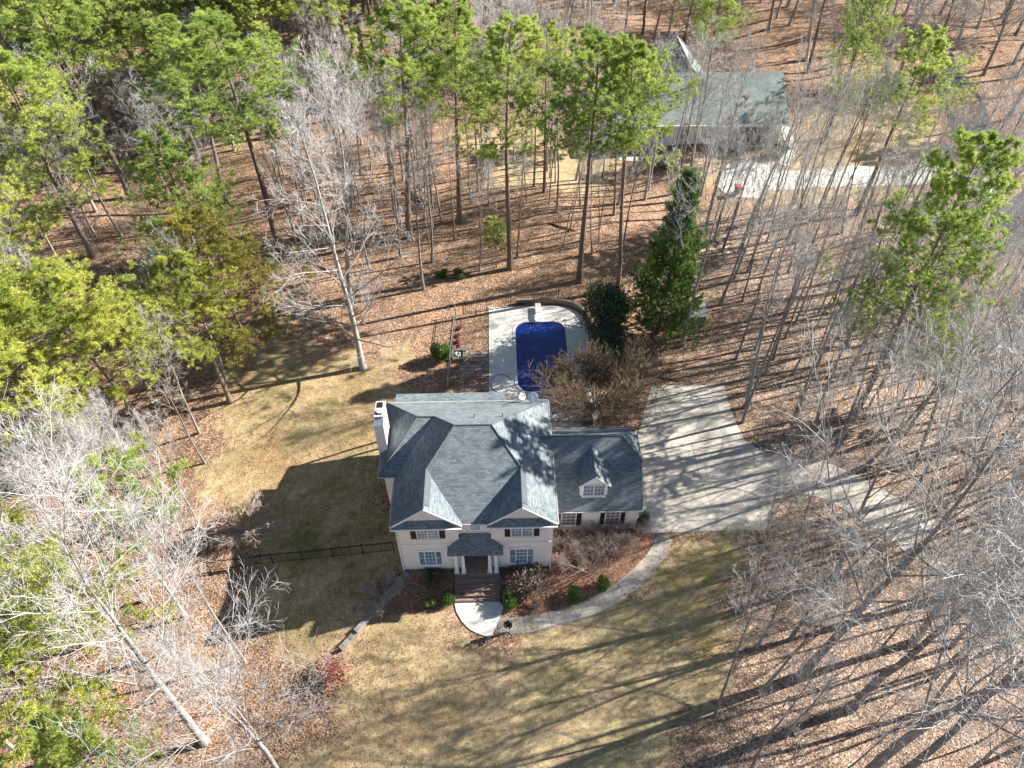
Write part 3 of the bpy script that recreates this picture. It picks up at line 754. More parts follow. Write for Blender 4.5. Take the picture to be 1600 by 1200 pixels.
# dormer
DY, DXL, DXR, DE, DP = 31.02, 5.74, 7.72, 5.24, 6.28
dxm = (DXL + DXR) / 2; dm = (DP - DE + .1) / (dxm - DXL + .15)
roofy = lambda z: GY0 + (z - GE) / GM
dw = MB(); 
dw.v += [(DXL, DY, 3.62), (DXR, DY, 3.62), (DXR, DY, DE), (dxm, DY, DP - .1), (DXL, DY, DE), (DXL, DY + .4, 3.62), (DXR, DY + .4, 3.62), (DXR, roofy(DE), DE), (dxm, roofy(DP - .1), DP - .1), (DXL, roofy(DE), DE)]
dw.f += [(0, 1, 2, 3, 4), (1, 6, 7, 2), (0, 4, 9, 5), (5, 9, 8, 7, 6), (2, 7, 8, 3), (3, 8, 9, 4), (0, 5, 6, 1)]
dorm = dw.build("dormer", 'white', house)
ov = .17; ze = DE - .05
for s in (-1, 1):
    xe = dxm + s * (dxm - DXL + ov); ye = roofy(ze); yp = roofy(DP)
    MB().slab([(dxm, DY - .22, DP), (xe, DY - .22, ze), (xe, ye + .05, ze), (dxm, yp + .05, DP)], .09, (lambda p: (p[1], p[0] * 1.3)) if s > 0 else (lambda p: (-p[1], -p[0] * 1.3))).build("dormer_roof", 'roof', dorm, house)
    r = MB(); r.v += [(dxm, DY - .26, DP - .01), (xe, DY - .26, ze - .01), (xe, DY - .26, ze - .15), (dxm, DY - .26, DP - .15), (dxm, DY - .223, DP - .01), (xe, DY - .223, ze - .01), (xe, DY - .223, ze - .15), (dxm, DY - .223, DP - .15)]
    r.f += [(0, 1, 2, 3), (4, 7, 6, 5), (0, 4, 5, 1), (2, 6, 7, 3), (1, 5, 6, 2), (0, 3, 7, 4)]; r.build("rake_board", 'white', dorm, house)
g = MB(); g.v += [(DXL + .1, DY - .03, DE - .02), (DXR - .1, DY - .03, DE - .02), (dxm, DY - .03, DP - .2), (DXL + .1, DY - .004, DE - .02), (DXR - .1, DY - .004, DE - .02), (dxm, DY - .004, DP - .2)]
g.f += [(0, 1, 2), (3, 5, 4), (0, 3, 4, 1), (1, 4, 5, 2), (2, 5, 3, 0)]; g.build("pediment", 'stucco', dorm, house)
window(house, DXL + .17, DXR - .17, 3.74, 5.08, DY, (1, 1), ((3, 3), (3, 3)), .07)
# chimney
ch = MB().box(-8.78, -8.1, 33.6, 35.4, 0, 8.95).build("chimney", 'chimney', house)
MB().box(-8.68, -8.1, 34.05, 35.38, 8.95, 9.45).build("chimney_top", 'chimney', ch, house)
MB().slab([(-8.8, 33.56, 8.97), (-8.08, 33.56, 8.97), (-8.12, 34.05, 9.42), (-8.7, 34.05, 9.42)], .05).build("flashing", 'metal', ch, house)
MB().box(-8.72, -8.06, 34.0, 35.42, 9.453, 9.53).build("chimney_cap", 'chimney', ch, house)
for y0 in (34.12, 34.8):
    MB().box(-8.63, -8.2, y0, y0 + .52, 9.535, 9.56).build("flue_opening_shade", 'dark', ch, house)  # black plates on the solid cap, painted shade of the flue holes
MB().lathe((-8.41, 34.38, 9.56), [(.16, 0), (.16, .1), (.2, .12), (.0, .2)], 12).build("flue_cowl", 'white', ch, house)
cap((-8.08, 34.3, 6.45), (-7.6, 34.3, 6.87), .05, 'metal', ch, "cricket") if False else None
# rear porch roof and posts
MB().slab([(-8.2, 38.2, 5.32), (.48, 38.2, 5.32), (.48, 40.35, 5.0), (-8.2, 40.35, 5.0)], .16, lambda p: (-p[0], -p[1])).build("rear_porch_roof", 'roof', house)
for x in (-8.0, -5.2, -2.4, .3): box_part("porch_post", 'white', house, x - .08, x + .08, 40.1, 40.26, 0, 4.87)
box_part("rear_porch_floor", 'concrete', house, -8.2, .48, 38.16, 40.3, -.05, .10)
# roof vents
def pipe(x, y, z): MB().lathe((x, y, z - .1), [(.12, .02), (.06, .12), (.05, .55), (.0, .55)], 10).build("vent_pipe", 'greymetal', house)
pipe(-1.75, 34.6, zr(34.6)); pipe(.25, 34.7, zr(34.7))
sv = MB().lathe((2.05, 33.5, E0 + MS * (3.78 - 2.05) - .02), [(.2, .0), (.16, .14), (.0, .2)], 12, (.5, 0, .85)).build("roof_vent", 'white', house)

# satellite dishes on the rear eave
def dish(x, y, z, r, az, tilt, label):
    t = thing("satellite_dish", (x, y, z), label, "satellite dish", "satellite dishes on the rear eave")
    ax = Vector((sin(az) * cos(tilt), cos(az) * cos(tilt), sin(tilt)))
    c = Vector((x, y, z + .55))
    MB().tube([(x, y, z - .03), (x, y, z + .3), c - ax * .06], .03, 6).build("mast", 'greymetal', t)
    prof = [(r * k / 6, .18 * r * (k / 6) ** 2 * 1.4) for k in range(7)]
    MB().lathe(c, [(r * k / 6 + 1e-4, .25 * r * (k / 6) ** 2) for k in range(7)] + [(r, .25 * r - .015)] + [(r * k / 6 + 1e-4, .25 * r * (k / 6) ** 2 - .015) for k in range(6, -1, -1)], 18, ax).build("reflector", 'white', t, smooth=True)
    dn = Vector((0, 0, -1)); lo = c + (dn - ax * dn.dot(ax)).normalized() * r * .9; fe = c + ax * r * .95
    MB().tube([lo + ax * .2 * r, fe], .016, 5).tube([fe - ax * .08, fe + ax * .07], .05, 8).build("feed_arm", 'white', t)
dish(2.6, 38.05, zr(38.05), .40, radians(195), radians(38), "larger white satellite dish at the rear roof edge above the pool")
dish(1.75, 38.2, zr(38.2), .30, radians(150), radians(35), "smaller white satellite dish on the rear roof edge, tilted away")

# ------------------------------------------------------------------ steps wall of stone blocks
rw = thing("retaining_wall", (WA[0], WA[1], -.5), "stepped grey stone retaining wall running down from the front left house corner", "wall")
LW = float(np.linalg.norm(WB - WA)); blk = {}
def oblock(name, mat, s0, s1, d0, d1, z0, z1):
    mb = MB(); j = lambda a: a + random.uniform(-.012, .012)
    pts = []
    for s, dd in ((s0, d0), (s1, d0), (s1, d1), (s0, d1)):
        p = WA + WD * j(s) + WN * j(dd); pts.append((p[0], p[1]))
    mb.prism(pts, z0, z1 + random.uniform(-.01, .008)); mb.build(name, mat, rw, bevel=.02)
s = 0.0; segs = [(0, 2.9), (2.9, 4.2), (4.2, 5.4), (5.4, LW)]
for a, b in segs:
    pm = WA + WD * (a + .1) + WN * .8; topz = float(hgt(*pm)) + .16
    pl_ = WA + WD * b - WN * .6; bot = float(hgt(*pl_)) - .12
    z = topz - .09; row = 0
    while z > bot:
        s = a + (0 if row % 2 else -.0); first = True
        while s < b - .05:
            l = random.uniform(.36, .55)
            if first and row % 2: l *= .55
            first = False
            e = min(b, s + l)
            if b - e < .15: e = b
            oblock("stone", 'stone', s + .008, e - .008, -.17, .13, z - .175, z - .005); s = e
        z -= .18; row += 1
    s = a
    while s < b - .05:
        e = min(b, s + random.uniform(.5, .65))
        if b - e < .25: e = b
        oblock("cap_stone", 'stone', s + .006, e - .006, -.21, .18, topz - .088, topz); s = e

# ------------------------------------------------------------------ fences
def fence(name, pts, label, h=1.25, mat='black', step=.13, post=2.3, group=None, pick=True):
    P = [np.array(G(*p)[:2]) for p in pts]
    b = P[0]; t = thing(name, (b[0], b[1], float(hgt(*b))), label, "fence", group)
    s = np.concatenate([[0], np.cumsum([np.linalg.norm(P[i + 1] - P[i]) for i in range(len(P) - 1)])]); A = np.array(P)
    at = lambda v: np.array([np.interp(v, s, A[:, 0]), np.interp(v, s, A[:, 1])])
    n = max(1, round(s[-1] / post)); st = s[-1] / n; off = origin_of(t)
    pm = MB().box(-.035, .035, -.035, .035, -.1, h + .1).frustum(0, 0, h + .1, h + .16, .045, .045, .01, .01).build("post", mat).data
    for o in [o for o in COL.objects if o.data == pm]: bpy.data.objects.remove(o)
    km = MB().box(-.011, .011, -.011, .011, .08, h + .05).build("picket", mat).data
    for o in [o for o in COL.objects if o.data == km]: bpy.data.objects.remove(o)
    for i in range(n + 1):
        q = at(i * st); o = link("post", pm, t); o.location = (q[0] - off.x, q[1] - off.y, float(hgt(*q)) - off.z)
        if i == n: break
        a, c = at(i * st), at((i + 1) * st); za, zc = float(hgt(*a)), float(hgt(*c))
        for zz in (.15, h - .12, h - .01): MB().obox(a, c, .03, za + zz, za + zz + .04, zc + zz, zc + zz + .04).build("rail", mat, t)
        if pick:
            k = max(2, int(st / step))
            for j in range(1, k):
                q = a + (c - a) * j / k; o = link("picket", km, t); o.location = (q[0] - off.x, q[1] - off.y, za + (zc - za) * j / k - off.z)
    return t
fence("metal_fence", [(330, 893), (410, 881), (500, 873), (560, 867), (616, 861)], "black metal picket fence crossing the shaded lawn left of the house", step=.2)
fence("metal_fence", [(724, 492), (752, 486), (800, 478), (872, 470)], "black metal picket fence behind the far end of the pool deck", step=.22)
fence("metal_fence", [(712, 494), (707, 540), (700, 606)], "grey railed fence between the round green bush and the pool patio", mat='greymetal', step=.26)
fence("metal_fence", [(862, 660), (884, 657), (912, 662)], "short black fence between the house and the air conditioner", step=.2)

# ------------------------------------------------------------------ small things in the yard
def ac_unit(px, py):
    b = G(px, py, 0); x, y = b[:2]
    t = thing("air_conditioner", (x, y, 0), "grey outdoor air conditioner unit behind the garage wing", "air conditioner")
    box_part("pad", 'concrete', t, x - .55, x + .55, y - .55, y + .55, -.03, .08)
    box_part("casing", 'greymetal', t, x - .42, x + .42, y - .42, y + .42, .083, .85, bevel=.03)
    gr = MB()
    for r in (.12, .2, .28, .36):
        gr.tube([(x + r * cos(a), y + r * sin(a), .88) for a in np.linspace(0, 2 * pi, 17)], .012, 4, caps=False)
    gr.build("fan_grille", 'black', t)
    for i in range(6):
        box_part("louvre", 'black', t, x - .38, x + .38, y - .445, y - .423, .18 + i * .1, .22 + i * .1)
ac_unit(917, 660)
# timber shed by the cedar
b = G(1086, 500); sx, sy, sz = b
sh = thing("storage_box", (sx, sy, sz), "small grey timber storage box half hidden beside the dark cedar", "storage box")
box_part("body", 'timber', sh, sx - .75, sx + .75, sy - .9, sy + .9, sz, sz + 1.25)
MB().slab([(sx - .9, sy - 1.05, sz + 1.3), (sx + .9, sy - 1.05, sz + 1.3), (sx + .9, sy + 1.05, sz + 1.55), (sx - .9, sy + 1.05, sz + 1.55)], .1).build("lid", 'greymetal', sh)
for i in range(5): box_part("plank", 'timber', sh, sx - .74 + i * .3, sx - .48 + i * .3, sy - .93, sy - .903, sz + .05, sz + 1.2)
# fire pit and stones on the patio
b = G(716, 556, 0); fx, fy = b[:2]
fp = thing("fire_pit", (fx, fy, 0), "square stone fire pit with ash and pale rocks by the grey fence", "fire pit")
for i in range(4):
    a = i * pi / 2
    for j in (-1, 0, 1):
        cx, cy = fx + .6 * cos(a) - .38 * j * sin(a), fy + .6 * sin(a) + .38 * j * cos(a)
        box_part("stone", 'stone', fp, cx - .18, cx + .18, cy - .18, cy + .18, 0, .34 + random.uniform(-.03, .03), bevel=.03)
for i in range(6):
    MB().lathe((fx + random.uniform(-.25, .25), fy + random.uniform(-.25, .25), .1), [(.0, 0), (.14, .05), (.1, .16), (0, .19)], 7).build("rock", 'pale_concrete', fp)
box_part("ash_bed", 'dark', fp, fx - .4, fx + .4, fy - .4, fy + .4, .02, .09)
b = G(783, 600, 0); hs = MB().tube([(b[0] + .95 * cos(a), b[1] + 1.15 * sin(a), .075) for a in np.linspace(.2, 2 * pi * .93, 40)], .022, 5)
tag(hs.build("garden_hose", 'black'), "thin dark hose looped on the white pool deck", "hose")
# the second house's red bin
b = G(1151, 303); bx, by, bz = b
rb = thing("waste_bin", (bx, by, bz), "red lidded waste bin standing on the far house parking pad", "waste bin")
MB().frustum(bx, by, bz + .06, bz + .95, .26, .3, .34, .4).build("body", 'timber', rb)
MB().frustum(bx, by, bz + .955, bz + 1.12, .4, .46, .33, .38).build("lid", 'red', rb)
for s_ in (-1, 1): MB().lathe((bx + s_ * .3, by + .32, bz + .12), [(0, -.04), (.12, -.04), (.12, .04), (0, .04)], 10, (1, 0, 0)).build("wheel", 'black', rb)
# fallen logs
def log(pa, pb, r, label):
    a, b_ = G(*pa), G(*pb); A, B = Vector(a), Vector(b_); 
    o = MB().tube([A.lerp(B, i / 6) + Vector((0.08 * sin(i * 1.7), .06 * cos(i * 2.1), r * .8)) for i in range(7)], r, 8, r * .6).build("fallen_log", 'bark_pine'); tag(o, label, "log")
log((636, 300), (670, 322), .28, "dark fallen log lying in the woods left of the tall pines")
log((1140, 358), (1200, 340), .2, "thin fallen log below the far house parking pad")
log((700, 434), (735, 430), .25, "mossy log at the edge of the lawn behind the pool")
for (a_, b_, lb) in (((1180, 470), (1215, 455), "fallen branch in the right woods near the driveway end"), ((1290, 520), (1330, 540), "fallen branch lying under the large right pine"), ((1240, 1150), (1290, 1120), "fallen branch below the huge grey tree at lower right"),
                     ((560, 330), (600, 318), "fallen branch behind the large silver tree"), ((860, 350), (900, 362), "fallen branch between the tall pines behind the pool"), ((480, 410), (520, 425), "fallen branch at the shaded lawn edge left of the silver tree"),
                     ((150, 800), (190, 790), "fallen branch in the orange leafed woods at left"), ((1490, 700), (1530, 720), "fallen branch beyond the drive lane at far right")):
    log(a_, b_, .11, lb)
log((1030, 590), (1062, 596), .12, "broken branch lying above the driveway end")

# ------------------------------------------------------------------ the far house
FH = G(1100, 236); hz = FH[2]
h2 = thing("far_house", (28, 92, hz), "pale house with wide grey green roof half hidden behind bare trees", "house")
def h2box(n, m, *a): return box_part(n, m, h2, a[0], a[1], a[2], a[3], hz + a[4], hz + a[5])
FY = 88.2; RX0, RX1 = 18.6, 37.6; E2 = 2.9; m2 = .62; RYM = FY + 5.9; RZ = E2 + m2 * 6.4
h2box("wall", 'white', 19.2, 37.0, FY, FY + 11.6, -.6, E2 - .1)
sl2 = lambda pts, uvd, n="roof_slope": MB().slab([(p[0], p[1], p[2] + hz) for p in pts], .15, uvd).build(n, 'roof2', h2)
sl2([(RX0, FY - .5, E2), (RX1, FY - .5, E2), (RX1, RYM, RZ), (RX0 + 3, RYM, RZ)], lambda p: (p[0], p[1] * 1.18))
sl2([(RX1, FY + 12.3, E2), (RX0, FY + 12.3, E2), (RX0 + 3, RYM, RZ), (RX1, RYM, RZ)], lambda p: (p[0], p[1] * 1.18))
sl2([(RX0, FY + 12.3, E2), (RX0, FY - .5, E2), (RX0 + 3, RYM, RZ)], lambda p: (p[1], p[0] * 1.5))
gw2 = MB(); gw2.v += [(36.8, FY + .02, hz + E2 - .1), (36.8, FY + 11.5, hz + E2 - .1), (36.8, RYM, hz + RZ - .25), (37.0, FY + .02, hz + E2 - .1), (37.0, FY + 11.5, hz + E2 - .1), (37.0, RYM, hz + RZ - .25)]
gw2.f += [(0, 1, 2), (3, 5, 4), (0, 3, 4, 1), (1, 4, 5, 2), (2, 5, 3, 0)]; gw2.build("gable_wall", 'chimney', h2)
# rear wing with its own ridge
h2box("wall", 'chimney', 22.5, 28.5, FY + 11.7, FY + 17, -.6, 4.2)
sl2([(21.9, FY + 6, 4.1), (25.5, FY + 6, 7.6), (25.5, FY + 17.5, 7.6), (21.9, FY + 17.5, 4.1)], lambda p: (p[1], p[0] * 1.4))
sl2([(25.5, FY + 6, 7.6), (29.1, FY + 6, 4.1), (29.1, FY + 17.5, 4.1), (25.5, FY + 17.5, 7.6)], lambda p: (-p[1], -p[0] * 1.4))
MB().obox((RX0, FY - .56), (RX1, FY - .56), .14, hz + E2 - .2, hz + E2 - .02).build("gutter", 'white', h2)
gd = h2box("garage_opening_shade", 'dark', 31.3, 35.4, FY - .02, FY + .05, -.2, 2.3)  # black panel on the solid wall, painted shade of the open garage
fr2 = MB().box(31.1, 31.3, FY - .05, FY + .05, hz - .3, hz + 2.5).box(35.4, 35.6, FY - .05, FY + .05, hz - .3, hz + 2.5).box(31.3, 35.4, FY - .05, FY + .05, hz + 2.3, hz + 2.5); fr2.build("garage_frame", 'white', h2)
for x in (21.0, 24.0, 27.0):
    wn = h2box("window", 'white', x, x + 1.1, FY - .04, FY + .01, .8, 2.2); box_part("pane", 'glass', wn, x + .08, x + 1.02, FY - .055, FY - .043, hz + .88, hz + 2.12, h2)
h2box("side_porch", 'white', 16.5, 19.1, FY + .6, FY + .8, -.4, 2.7); sl2([(16.0, FY + .2, 2.8), (18.6, FY + .2, 2.95), (18.6, FY + 5, 2.95), (16.0, FY + 5, 2.8)], lambda p: (p[0], p[1]), "porch_roof")
dd = (20.4, FY + 1.5, hz + E2 + m2 * 2.0); 
d2 = thing("satellite_dish", dd, "white satellite dish on the left slope of the far house roof", "satellite dish")
MB().tube([dd, (dd[0], dd[1] - .2, dd[2] + .7)], .04, 6).build("mast", 'greymetal', d2)
MB().lathe((dd[0], dd[1] - .25, dd[2] + .75), [(.01, 0), (.3, .04), (.55, .16), (.55, .14), (.3, .02), (.01, -.02)], 16, (-.2, -.8, .6)).build("reflector", 'white', d2)

# ------------------------------------------------------------------ person standing on the front walk
def person():
    b = G(794, 988); bx, by, bz = b; bz += .035
    t = thing("person", (bx, by, bz), "person in black jacket and grey trousers standing on the front walk", "person")
    H = 1.78
    J = {}
    def v(n, x, y, z, r, par=None): J[n] = (x, y, z, r, par)
    # facing -y and a little to the left, head bowed over the hands
    v('pelvis', 0, .02, .95, .155); v('belly', 0, .02, 1.10, .15, 'pelvis'); v('chest', 0, 0, 1.32, .17, 'belly'); v('neck', 0, -.03, 1.50, .075, 'chest')
    for s, n in ((-1, 'l'), (1, 'r')):
        v('hip' + n, s * .1, .02, .88, .105, 'pelvis'); v('knee' + n, s * .12, -.02 + s * .03, .49, .07, 'hip' + n); v('ankle' + n, s * .13, .03 + s * .04, .09, .05, 'knee' + n); v('toe' + n, s * .16, -.15 + s * .04, .045, .045, 'ankle' + n)
        v('sh' + n, s * .19, 0, 1.42, .085, 'chest'); v('elb' + n, s * .27, -.06, 1.14, .058, 'sh' + n); v('wr' + n, s * .13, -.27, 1.10, .036, 'elb' + n); v('palm' + n, s * .10, -.33, 1.11, .034, 'wr' + n)
        for k in range(4):
            v('f%d%s' % (k, n), s * (.085 - .004 * k), -.365 - .01 * (k in (1, 2)), 1.145 - .022 * k, .010, 'palm' + n); v('g%d%s' % (k, n), s * .05, -.385, 1.142 - .022 * k, .009, 'f%d%s' % (k, n))
        v('th' + n, s * .075, -.325, 1.15, .011, 'palm' + n); v('ti' + n, s * .05, -.35, 1.165, .009, 'th' + n)
    v('head0', 0, -.06, 1.57, .085, 'neck'); v('head1', 0, -.085, 1.67, .098, 'head0'); v('head2', 0, -.075, 1.74, .075, 'head1'); v('nose', 0, -.185, 1.625, .014, 'head1')
    names = list(J); me = bpy.data.meshes.new("body")
    me.from_pydata([J[n][:3] for n in names], [(names.index(J[n][4]), names.index(n)) for n in names if J[n][4]], [])
    o = link("body", me, t)
    md = o.modifiers.new("Skin", 'SKIN'); md.use_smooth_shade = True
    for i, n in enumerate(names):
        sv = me.skin_vertices[0].data[i]; sv.radius = (J[n][3], J[n][3] * (.75 if n in ('chest', 'belly', 'pelvis') else 1)); sv.use_root = n == 'pelvis'
    o.modifiers.new("Sub", 'SUBSURF').levels = 2; o.modifiers["Sub"].render_levels = 2
    dg = bpy.context.evaluated_depsgraph_get(); em = bpy.data.meshes.new_from_object(o.evaluated_get(dg)); o.modifiers.clear(); o.data = em
    em.materials.clear()
    for m in ('jacket', 'trousers', 'skin', 'shoe'): em.materials.append(M[m])
    for p in em.polygons:
        c = p.center
        k = 0 if c.z > .93 else 1
        if c.z < .085: k = 3
        if c.z > 1.53: k = 2
        if c.y < -.285 and 1.0 < c.z < 1.3: k = 2
        p.material_index = k
    hr = MB().lathe((0, -.062, 1.70), [(.108, -.07), (.116, .0), (.1, .06), (.06, .098), (0, .11)], 14, (0, .25, 1)); 
    ho = hr.build("hair", 'hair', t, smooth=True); ho.location = (0, 0, 0)
    for q in ho.data.vertices: q.co += origin_of(t)
    for s in (-1, 1):
        e = MB().lathe((s * .035, -.172, 1.665), [(0, -.012), (.012, 0), (0, .012)], 8).build("eye", 'dark', t); 
        for q in e.data.vertices: q.co += origin_of(t)
    t.rotation_euler = (0, 0, radians(-12))
    r = link("remote_controller", None); r.location = (bx - .08, by - .375, bz + 1.13); ORIG[r.name] = Vector(r.location); tag(r, "small pale remote controller held by the person in black", "controller")
    c = Vector(r.location)
    MB().box(c.x - .085, c.x + .085, c.y - .05, c.y + .05, c.z - .02, c.z + .02).build("casing", 'greymetal', r, bevel=.008)
    MB().box(c.x - .07, c.x + .07, c.y - .09, c.y - .053, c.z + .0, c.z + .10).build("screen", 'white', r)
M['jacket'] = simple('black_jacket', (.013, .013, .015), (.02, .02, .022), 6, .85, .2)
M['trousers'] = simple('grey_trousers', (.36, .36, .37), (.28, .28, .29), 6, .9, .2)
M['skin'] = simple('skin', (.50, .33, .25), (.45, .28, .21), 8, .6, .3)
M['shoe'] = simple('shoe', (.35, .34, .33), (.2, .2, .2), 8, .7, .3)
M['hair'] = simple('dark_hair', (.018, .013, .011), (.01, .008, .007), 10, .6, .3)
person()

# ------------------------------------------------------------------ trees
def nrm(a): return a / (np.linalg.norm(a, axis=-1, keepdims=True) + 1e-9)
def tubes(P, R, s):
    n, k = P.shape[:2]
    T = np.empty_like(P); T[:, 1:-1] = P[:, 2:] - P[:, :-2]; T[:, 0] = P[:, 1] - P[:, 0]; T[:, -1] = P[:, -1] - P[:, -2]; T = nrm(T)
    ref = np.where(np.abs(T[..., 2:3]) > .9, np.array([1., 0, 0]), np.array([0, 0, 1.])); U = nrm(np.cross(T, ref)); W = np.cross(T, U)
    a = 2 * pi * np.arange(s) / s
    V = P[:, :, None] + R[:, :, None, None] * (np.cos(a)[None, None, :, None] * U[:, :, None] + np.sin(a)[None, None, :, None] * W[:, :, None])
    i = np.arange(n * k * s).reshape(n, k, s); nx = np.roll(i, -1, 2)
    F = np.stack([i[:, :-1], nx[:, :-1], nx[:, 1:], i[:, 1:]], -1).reshape(-1, 4)
    return V.reshape(-1, 3), F
def grow(r, P, R, cnt, t0, t1, ang, lenf, k, up, wob, rf, prof=None, rmin=.004, angvar=.18, tip=.3):
    n, K = P.shape[:2]; N = n * cnt; par = np.repeat(np.arange(n), cnt)
    t = t0 + (t1 - t0) * (np.tile(np.arange(cnt), n) + r.random(N)) / cnt
    x = np.clip(t, 0, .999) * (K - 1); i = x.astype(int); f = (x - i)[:, None]
    pos = P[par, i] * (1 - f) + P[par, i + 1] * f; rad = R[par, i] * (1 - f[:, 0]) + R[par, i + 1] * f[:, 0]
    T = nrm(P[par, i + 1] - P[par, i]); pl = np.linalg.norm(np.diff(P, axis=1), axis=2).sum(1)[par]
    ref = np.where(np.abs(T[:, 2:3]) > .9, np.array([1., 0, 0]), np.array([0, 0, 1.])); U = nrm(np.cross(T, ref)); W = np.cross(T, U)
    ph = np.tile(np.arange(cnt), n) * 2.399 + r.random(N) * 1.2 + np.repeat(r.random(n) * 6.28, cnt)
    a = ang + r.normal(0, angvar, N)
    d = np.cos(a)[:, None] * T + np.sin(a)[:, None] * (np.cos(ph)[:, None] * U + np.sin(ph)[:, None] * W)
    L = pl * lenf * r.uniform(.65, 1.2, N) * (prof(t) if prof else 1)
    Q = np.empty((N, k, 3)); Q[:, 0] = pos; cur = pos.copy()
    for j in range(1, k):
        d = nrm(d + np.array([0, 0, up / k]) + r.normal(0, wob, (N, 3))); cur = cur + d * (L / (k - 1))[:, None]; Q[:, j] = cur
    r0 = np.maximum(rad * rf, rmin); RR = r0[:, None] * np.linspace(1, tip, k)[None] ; RR = np.maximum(RR, rmin * .7)
    return Q, RR, t
def trunk_line(r, h, r0, k, lean=.02, wob=.012, r1=.15):
    P = np.zeros((1, k, 3)); d = np.array([r.normal(0, lean), r.normal(0, lean), 1.]); cur = np.zeros(3)
    for j in range(1, k):
        d = d + np.array([r.normal(0, wob), r.normal(0, wob), 0]); d[:2] *= .97; cur = cur + d / np.linalg.norm(d) * h / (k - 1); P[0, j] = cur
    t = np.linspace(0, 1, k); R = r0 * ((1 - t) * (1 - r1) + r1); R[0] *= 1.35
    P[:, 0, 2] -= .3
    return P, R[None]
PROTO = {}
def bare_proto(key, seed, h=20., r0=.25, first=.35, limbs=14, c2=7, c3=6, c4=4, lim_len=.42, ang=.75, up=.5, barkm='bark_grey', twigm='twig', forks=0, rtw=.0105):
    r = np.random.default_rng(seed)
    P, R = trunk_line(r, h, r0, 14, .02, .03, .08)
    a1, b1, t1 = grow(r, P, R, limbs, first, .99, ang, lim_len, 8, up, .09, .40, lambda t: .35 + 1.0 * np.clip((1 - t) / (1 - first), 0, 1) ** .8, rmin=.025, tip=.18)
    a2, b2, _ = grow(r, a1, b1, c2, .2, 1., .65, .42, 5, .25, .13, .5, lambda t: 1.15 - .55 * t, rmin=.018)
    a3, b3, _ = grow(r, a2, b2, c3, .2, 1., .65, .48, 4, .2, .16, .6, lambda t: 1.1 - .4 * t, rmin=rtw)
    blocks = [tubes(a2, b2, 4), tubes(a3, b3, 3)]
    if c4:
        a4, b4, _ = grow(r, a3, b3, c4, .25, 1., .6, .55, 3, .15, .18, .7, None, rmin=rtw * .8); blocks.append(tubes(a4, b4, 3))
    V, F = tubes(P, R, 8); V1, F1 = tubes(a1, b1, 5)
    PROTO[key] = (h, [("trunk", np_mesh("trunk", [(V, F, 0)], [barkm])), ("limbs", np_mesh("limbs", [(V1, F1, 0)], [barkm])), ("crown", np_mesh("crown", [(v, f, 0) for v, f in blocks], [twigm]))])
def needle_block(r, pos, dirs, n, ln, wd, spread, upb=.25):
    N = len(pos); p = np.repeat(pos, n, 0); d = np.repeat(dirs, n, 0)
    d = nrm(d * spread + nrm(r.normal(0, 1, (N * n, 3))) + np.array([0, 0, upb])); l = ln * r.uniform(.65, 1.2, (N * n, 1))
    sd_ = nrm(np.cross(d, r.normal(0, 1, (N * n, 3)))) * wd / 2
    V = np.stack([p - sd_, p + sd_, p + d * l], 1).reshape(-1, 3)
    F = np.arange(N * n * 3).reshape(-1, 3)
    return V, F
def pine_proto(key, seed, h=24., r0=.24, first=.5, limbs=46, lim_len=.17, tuft=13, c2=8, mat='needle', droop=.1, ln=.23, wd=.034, ppt=5, belly=.35):
    r = np.random.default_rng(seed)
    P, R = trunk_line(r, h, r0, 14, .012, .014, .1)
    prof = lambda t: .25 + 1.0 * np.sin(np.clip((t - first) / (1 - first), 0, 1) ** .6 * pi * .88 + .35) ** 1.0 * r.uniform(.55, 1.15, len(t))
    a1, b1, t1 = grow(r, P, R, limbs, first, 1., 1.25, lim_len, 7, .35, .06, .32, lambda t: np.maximum(.22, prof(t)), rmin=.022)
    dead, db_, _ = grow(r, P, R, 9, first * .45, first, 1.4, lim_len * .5, 4, -.1, .1, .18, None, rmin=.015)
    a2, b2, _ = grow(r, a1, b1, c2, .3, 1., .7, .36, 4, .3, .12, .5, lambda t: 1.1 - .5 * t, rmin=.012)
    a3, b3, _ = grow(r, a2, b2, 3, .35, 1., .6, .5, 3, .35, .12, .6, None, rmin=.009)
    # needle tufts crowd the ends of the twigs
    def ends(Q, m):
        n = len(Q); f = r.uniform(-.5, 1.05, (n, m, 1)); a, b = Q[:, -2][:, None], Q[:, -1][:, None]
        p = a + (b - a) * f; d = np.repeat(nrm(Q[:, -1] - Q[:, -2])[:, None], m, 1)
        return p.reshape(-1, 3), d.reshape(-1, 3)
    p3, d3 = ends(a3, ppt); p2, d2 = ends(a2, ppt); pos = np.concatenate([p3, p2]); dr = np.concatenate([d3, d2])
    pos = pos + r.normal(0, .05, pos.shape)
    V, F = needle_block(r, pos, dr, tuft, ln, wd, .9)
    # tint: slow drift over clumps plus tuft-to-tuft difference
    base = .5 + .28 * np.sin(pos[:, 0] * 1.1 + seed) * np.cos(pos[:, 1] * 1.3) + r.normal(0, .16, len(pos)) + .15 * np.sin(pos[:, 2] * .9)
    tint = np.repeat(np.clip(base, 0, 1), tuft * 3)
    Vt, Ft = tubes(P, R, 8)
    wood = [tubes(a1, b1, 5), tubes(dead, db_, 4), tubes(a2, b2, 3), tubes(a3, b3, 3)]
    PROTO[key] = (h, [("trunk", np_mesh("trunk", [(Vt, Ft, 0)], ['bark_pine'])), ("limbs", np_mesh("limbs", [(v, f, 0) for v, f in wood], ['bark_pine'])),
                      ("crown", np_mesh("crown", [(V, F, 0)], [mat], smooth=False, tint=tint))])
